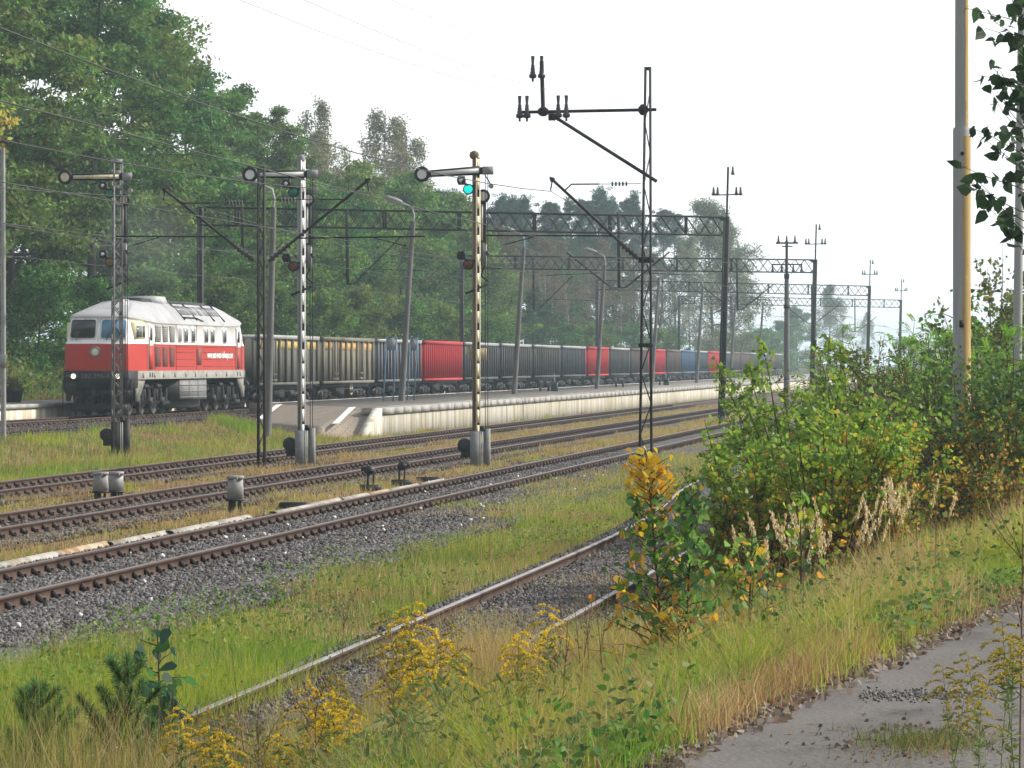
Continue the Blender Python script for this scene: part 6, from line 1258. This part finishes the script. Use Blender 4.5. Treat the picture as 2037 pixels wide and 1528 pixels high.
# low leafy cover along the road edge
def cover(name, label, cnt, sampler, size, pal, seed, zmax, asp=.6, up=.8):
    rng = np.random.default_rng(seed); n, s, q = sampler(rng, cnt); k = len(n); p = np.stack([-n, s, gz(n, s)+.02+zmax*rng.random(k)**1.3*q], 1); mb = MB(); leaves(mb, p, size, pick(pal, k, rng), rng, up, asp, shape='leaf'); return tag(mb.build(name, M['leaf']), label, None, None, 'stuff')
cover('ground_cover', 'low leafy green weeds along the edge of the dirt road', 7000, region(lambda s: road_edge(s)+.0, lambda s: road_edge(s)+.75, 13, 32, 1.3, .45, 20), .045, [(.07, .17, .03), (.10, .21, .035), (.05, .11, .03), (.16, .2, .05)], 321, .28)
cover('ground_cover', 'scattered leafy weeds among the bank grass', 14000, region(edge, 4.3, 13, 40, 1.3, .5, 21), .05, [(.07, .15, .03), (.10, .2, .035), (.2, .2, .05), (.05, .10, .03)], 322, .42)
cover('ground_cover', 'leafy weeds in the low grass beside the siding', 12000, region(6.6, 9.4, 26, 75, 1.4, .55, 22), .05, [(.09, .19, .03), (.13, .24, .035), (.2, .24, .05)], 323, .36)
cover('weeds', 'narrow-leaved green herbs among the goldenrod', 22000, region(2.8, 6.4, 14, 22, .8, .25, 33), .075, [(.10, .16, .045), (.13, .19, .05), (.16, .16, .06), (.08, .12, .04)], 333, .62, .22, .1)
cover('undergrowth', 'broad-leaved weeds on the slope at the edge of the wood', 16000, region(40.5, 48, 115, 200, 1.2, .2, 23), .22, [(.06, .13, .03), (.09, .18, .035), (.04, .085, .03), (.16, .19, .04)], 324, 1.3)
cover('fallen_leaves', 'brown fallen leaves and litter along the dirt road edge', 3600, lambda rng, k: (lambda s: (road_edge(s)-.02+rng.normal(0, .07, k), s, np.full(k, .2)))(12.5+18*rng.random(k)**1.2), .05, [(.16, .11, .075), (.10, .07, .05), (.24, .19, .14), (.30, .26, .22)], 325, .03, .7)

cover('fallen_leaves', 'dry leaf litter around the small grass tufts on the dirt road', 500, lambda rng, k: (rng.normal(.42, .28, k), 15.5+rng.normal(0, .5, k), np.full(k, .2)), .03, [(.13, .10, .075), (.09, .07, .05), (.2, .16, .12)], 326, .02, .7)
# ---- goldenrod, dry stalks and plume grass: one plant, one thing
def goldenrod(seed, h, yel):
    rng = np.random.default_rng(seed); sb = MB(); lb = MB(); fb = MB(); st = curve((0, 0, -.05), (rng.normal()*.06, rng.normal()*.06, 1), h, 9, rng, .08); tube(sb, st, np.linspace(.005, .002, 9), 5, 0, cap=False)
    f = rng.uniform(.12, .88, 70); x = np.linspace(0, 1, 9); p = np.stack([np.interp(f, x, st[:, c]) for c in range(3)], 1); a = rng.uniform(0, 6.28, 70); d = np.stack([np.cos(a), np.sin(a), .35+0*a], 1)
    leaves(lb, p+unit(d)*.035, .085, pick([(.09, .15, .04), (.12, .18, .045), (.16, .16, .05)], 70, rng), rng, .6, .2, dirs=d*3)
    for i in range(13):
        e = .74+.26*i/12; q = np.array([np.interp(e, x, st[:, c]) for c in range(3)]); az = i*2.4+rng.normal()*.3; L = .23*(1.12-(e-.74)*3.2)*rng.uniform(.7, 1.1)+.03
        br = curve(q, (math.cos(az), math.sin(az), .75), L, 6, rng, .1, -1.7); tube(sb, br, .0016, 3, 0, cap=False); k = int(L*420)+8; ff = rng.uniform(.15, 1, k); c = np.stack([np.interp(ff, np.linspace(0, 1, 6), br[:, w]) for w in range(3)], 1)+rng.normal(size=(k, 3))*.006+np.array((0, 0, .006))
        leaves(fb, c, .016, pick(yel, k, rng), rng, .5, .8)
    return sb.mesh('goldenrod_stem', M['stem_green'], True), lb.mesh('goldenrod_leaves', M['leaf']), fb.mesh('goldenrod_flowers', M['leaf'])
YE = [(.62, .45, .015), (.55, .40, .02), (.68, .50, .03)]; YD = [(.34, .28, .045), (.27, .23, .05), (.38, .29, .035)]
GM = [goldenrod(1, 1.3, YE), goldenrod(2, 1.15, YE), goldenrod(3, 1.25, YD), goldenrod(4, 1.05, YE), goldenrod(5, 1.3, YD)]
def gold(v, n, s, k, label, z=None):
    t = thing('goldenrod', label, 'goldenrod plant', (-n, s, float(gz(n, s)) if z is None else z), trng.uniform(0, 6.28), 'goldenrod plants flowering in the foreground'); t.scale = (k, k, k)
    for nm, me in zip(('stem', 'leaves', 'flower_head'), GM[v]): obj(nm, me, t)
CL = [('tall goldenrod group before the siding rail', [(3.62, 20.6, 1.02), (3.50, 20.3, .98), (3.72, 20.9, 1.0), (3.42, 20.5, .92), (3.55, 20.0, .90), (3.38, 20.1, .86), (3.75, 20.4, .85), (3.25, 20.3, .84), (3.85, 21.2, .95)]),
      ('lower goldenrod group left of the tall one', [(4.05, 19.7, .86), (3.95, 19.5, .82), (4.15, 19.8, .8), (4.0, 20.1, .84), (3.86, 19.8, .78), (3.78, 19.4, .76), (4.22, 19.5, .72)]),
      ('low goldenrod group near the lower left saplings', [(4.42, 19.1, .76), (4.55, 19.2, .7), (4.35, 18.9, .72), (4.62, 19.5, .76), (4.78, 19.4, .7)]),
      ('single goldenrod stems right of the tall group', [(3.05, 20.8, .9), (2.9, 21.0, .8), (2.72, 18.5, .66)]),
      ('fading goldenrod group in the lower right corner', [(.24, 13.4, .46), (.10, 13.2, .54), (.02, 13.5, .6), (.14, 12.9, .5), (.3, 13.0, .38), (.05, 13.0, .54), (.18, 12.6, .46)])]
DT = ['tallest stem of the', 'stem with the widest sprays in the', 'middle stem of the', 'shorter stem of the', 'stem leaning in the', 'thin stem of the', 'lowest stem of the', 'outermost stem of the', 'rearmost stem of the']
for gi, (lab, pts) in enumerate(CL):
    for i, (n, s, k) in enumerate(pts): gold((i*2+gi) % 5 if gi < 4 else (2, 4)[i % 2], n, s, k, DT[i]+' '+lab, None if gi < 4 else ROADZ)
def stalk(seed, h, nb, heads=True):
    rng = np.random.default_rng(seed); mb = MB(); st = curve((0, 0, -.05), (rng.normal()*.05, rng.normal()*.05, 1), h, 7, rng, .07); tube(mb, st, np.linspace(.0055, .002, 7), 5, 0, cap=False)
    for i in range(nb):
        e = rng.uniform(.45, .95); q = np.array([np.interp(e, np.linspace(0, 1, 7), st[:, c]) for c in range(3)]); az = rng.uniform(0, 6.28); br = curve(q, (math.cos(az)*.8, math.sin(az)*.8, .9), h*.3*rng.uniform(.5, 1), 4, rng, .3, .3); tube(mb, br, np.linspace(.003, .0015, 4), 4, 0, cap=False)
        for w in range(3):
            b2 = curve(br[1+w % 3], (rng.normal(), rng.normal(), .8), h*.09, 3, rng, .3); tube(mb, b2, .0014, 3, 0, cap=False)
            if heads: lathe(mb, [(.002, -.008), (.008, 0), (.002, .008)], 5, 0, b2[-1])
    return mb.mesh('dry_stalk', M['stem_dry'])
SM = [stalk(1, 1.2, 9), stalk(2, 1.0, 4), stalk(3, 1.35, 2), stalk(4, .9, 7)]
for i, (v, n, s, k, lab) in enumerate([(0, 4.9, 24.6, .95, 'widely branched dry brown stalk in front of the siding grass'), (2, 3.3, 26.6, .85, 'dark straight dry stalk left of the yellow-topped sapling'), (2, 3.05, 24.4, .85, 'dark straight dry stalk second left of the yellow-topped sapling'), (2, 2.85, 24.0, .95, 'tall dark dry stalk closest to the yellow-topped sapling'), (1, 2.7, 20.2, .95, 'thin dry stalk rising by the road in the middle'), (1, 3.05, 21.5, .9, 'thin dry stalk between the goldenrod and the sapling'), (2, 4.3, 19.4, .95, 'dry stalk standing through the lower goldenrod'), (3, 4.15, 18.6, 1.0, 'branched dry stalk below the lower goldenrod'), (2, 2.95, 22.4, .9, 'dry stalk right of the single goldenrod'), (1, 1.55, 24.5, .95, 'dark dry stalk in the bright grass by the road'), (3, 1.7, 23.2, .9, 'dark seedy stalk by the road edge leaves'), (1, .75, 30, 1.0, 'thin dry stalk at the road bend'), (0, 1.0, 33, .9, 'branched dry stalk in the straw grass at the road bend'), (3, 2.2, 22.2, .75, 'short seedy stalk in front of the orange sapling'), (0, .02, 13.6, .95, 'dark withered stalk in the lower right corner over the road'), (0, 3.95, 23.2, .8, 'branched rusty stalk by the siding rail behind the goldenrod'), (2, 3.5, 23.6, .8, 'straight brown stalk by the siding rail behind the single goldenrod'), (3, 4.5, 22.0, .95, 'seedy brown stalk behind the lower goldenrod'), (1, 3.15, 25.4, .9, 'thin brown stalk close to the foot of the yellow-topped sapling'), (3, 3.4, 18.7, 1.05, 'branched brown stalk at the bottom edge in the middle'), (3, 3.75, 18.2, 1.1, 'branched brown stalk at the bottom edge, left of the middle one')]):
    tag(obj('dry_stalk', SM[v], None, (-n, s, float(gz(n, s))), (0, 0, i*1.7)), lab, 'dry stalk', 'dry weed stalks in the foreground').scale = (k, k, k)
def plume(seed):
    rng = np.random.default_rng(seed); mb = MB()
    for i in range(7):
        b = np.array((rng.normal()*.13, rng.normal()*.13, 0)); h = rng.uniform(.75, 1.15); st = curve(b, (rng.normal()*.16, rng.normal()*.16, 1), h, 7, rng, .08, -.1); tube(mb, st, .0028, 3, 0, np.array((.42, .32, .16)), cap=False); k = 80; f = rng.uniform(.72, 1.0, k); c = np.stack([np.interp(f, np.linspace(0, 1, 7), st[:, q]) for q in range(3)], 1)+rng.normal(size=(k, 3))*(.010*(1.25-f)[:, None]*2.2); leaves(mb, c, .042, pick([(.70, .58, .35), (.60, .48, .27), (.74, .63, .42)], k, rng), rng, .1, .25, dirs=np.repeat(np.array([[0, 0, 3.]]), k, 0))
    return mb.mesh('plume_grass', M['grass'])
PM = [plume(1), plume(2), plume(3)]
for i, (n, s, lab) in enumerate([(2.05, 36.3, 'tall pale plume grass clump in front of the middle poplar bush'), (2.25, 36.0, 'pale plume grass clump second from the left in front of the poplars'), (2.5, 35.8, 'leftmost pale plume grass clump in front of the poplars'), (1.75, 36.2, 'pale plume grass clump below the yellow-green poplar'), (1.45, 37, 'pale plume grass clump at the edge of the dark hollow'), (1.25, 38.5, 'pale plume grass clump inside the dark hollow'), (2.4, 34.5, 'short pale plume grass clump beside the fresh green sapling')]):
    tag(obj('plume_grass', PM[i % 3], None, (-n, s, float(gz(n, s))), (0, 0, i*1.1)), lab, 'grass clump', 'pale plume grass clumps')
mb = MB(); rng = np.random.default_rng(77); c = rng.normal(size=(500, 3))*np.array((.2, .2, .12))+np.array((0, 0, .68)); leaves(mb, c, .13, pick(GY+BRN, 500, rng), rng, .6, .5)
for o in [x for x in C.objects if x.name == 'planter']: mb.build('plant', M['leaf'], o)
# ------------------------------------------------------------------ air, light, camera
SUN_AZ, SUN_EL = 70, 34       # azimuth measured from +Y towards +X
haze = MB(); box(haze, -1900, 1900, -75, 4400, -1.6, 40)
hm = bpy.data.materials.new('haze'); t = nt(hm); o_ = N(t, 'ShaderNodeOutputMaterial'); pv = N(t, 'ShaderNodeVolumePrincipled'); pv.inputs['Color'].default_value = (.74, .91, 1, 1); pv.inputs['Density'].default_value = .0004; pv.inputs['Anisotropy'].default_value = .35; t.links.new(pv.outputs[0], o_.inputs['Volume'])
tag(haze.build('haze', hm), 'thin pale haze over the whole station', None, None, 'stuff')
w = bpy.data.worlds.new('World'); sc.world = w; w.use_nodes = True; t = w.node_tree; bg = t.nodes['Background']; sk = t.nodes.new('ShaderNodeTexSky'); sk.sky_type = 'NISHITA'; sk.sun_disc = False
sk.sun_elevation = R(SUN_EL); sk.sun_rotation = R(SUN_AZ); sk.dust_density = 2; sk.air_density = 1.0; sk.ozone_density = 1.0; sk.altitude = 0
tc = N(t, 'ShaderNodeTexCoord'); sx = N(t, 'ShaderNodeSeparateXYZ'); t.links.new(tc.outputs['Generated'], sx.inputs[0])
mr = N(t, 'ShaderNodeMapRange'); mr.inputs[1].default_value = 0; mr.inputs[2].default_value = .9; mr.inputs[3].default_value = .97; mr.inputs[4].default_value = .35; t.links.new(sx.outputs['Z'], mr.inputs[0])
# thin bright cloud veil over the clear sky, thickest towards the horizon
mx = N(t, 'ShaderNodeMix', data_type='RGBA'); t.links.new(mr.outputs[0], mx.inputs[0]); t.links.new(sk.outputs[0], mx.inputs[6]); 
# the veil is brightest ahead and towards the sun, dimmer behind the viewer
dt = N(t, 'ShaderNodeVectorMath', operation='DOT_PRODUCT'); dt.inputs[1].default_value = (.5, .86, 0); t.links.new(tc.outputs['Generated'], dt.inputs[0])
vr = N(t, 'ShaderNodeMapRange'); vr.inputs[1].default_value = -.8; vr.inputs[2].default_value = .8; vr.inputs[3].default_value = .52; vr.inputs[4].default_value = 1.1; t.links.new(dt.outputs['Value'], vr.inputs[0])
vc = N(t, 'ShaderNodeVectorMath', operation='SCALE'); vc.inputs[0].default_value = (7.3, 7.4, 7.5); t.links.new(vr.outputs[0], vc.inputs['Scale']); t.links.new(vc.outputs[0], mx.inputs[7])
t.links.new(mx.outputs[2], bg.inputs[0]); bg.inputs[1].default_value = .15
sl = bpy.data.lights.new('sun', 'SUN'); sl.energy = 4.8; sl.angle = R(2.5); sl.color = (1, .95, .87); so = bpy.data.objects.new('sun', sl); C.objects.link(so)
a, e = R(SUN_AZ), R(SUN_EL); d = Vector((math.sin(a)*math.cos(e), math.cos(a)*math.cos(e), math.sin(e))); so.rotation_euler = (-d).to_track_quat('-Z', 'Y').to_euler(); so.location = d*50
cd = bpy.data.cameras.new('camera'); cam = bpy.data.objects.new('camera', cd); C.objects.link(cam); sc.camera = cam
cam.location = (0, 0, 2.6); cam.rotation_euler = (R(90), 0, math.atan(1018.5/6900)); cd.sensor_width = 36; cd.lens = 36*6900/2037; cd.shift_y = -42/2037; cd.clip_start = .1; cd.clip_end = 9000
sc.view_settings.view_transform = 'Standard'; sc.view_settings.look = 'None'; sc.view_settings.gamma = 1; sc.view_settings.exposure = .3
sc.render.engine = 'CYCLES'; cy = sc.cycles; cy.max_bounces = 6; cy.diffuse_bounces = 3; cy.glossy_bounces = 2; cy.transmission_bounces = 4; cy.volume_bounces = 1; cy.transparent_max_bounces = 8; cy.use_denoising = True; cy.use_adaptive_sampling = True; cy.adaptive_threshold = .02
cy.caustics_reflective = False; cy.caustics_refractive = False; cy.sample_clamp_indirect = 6
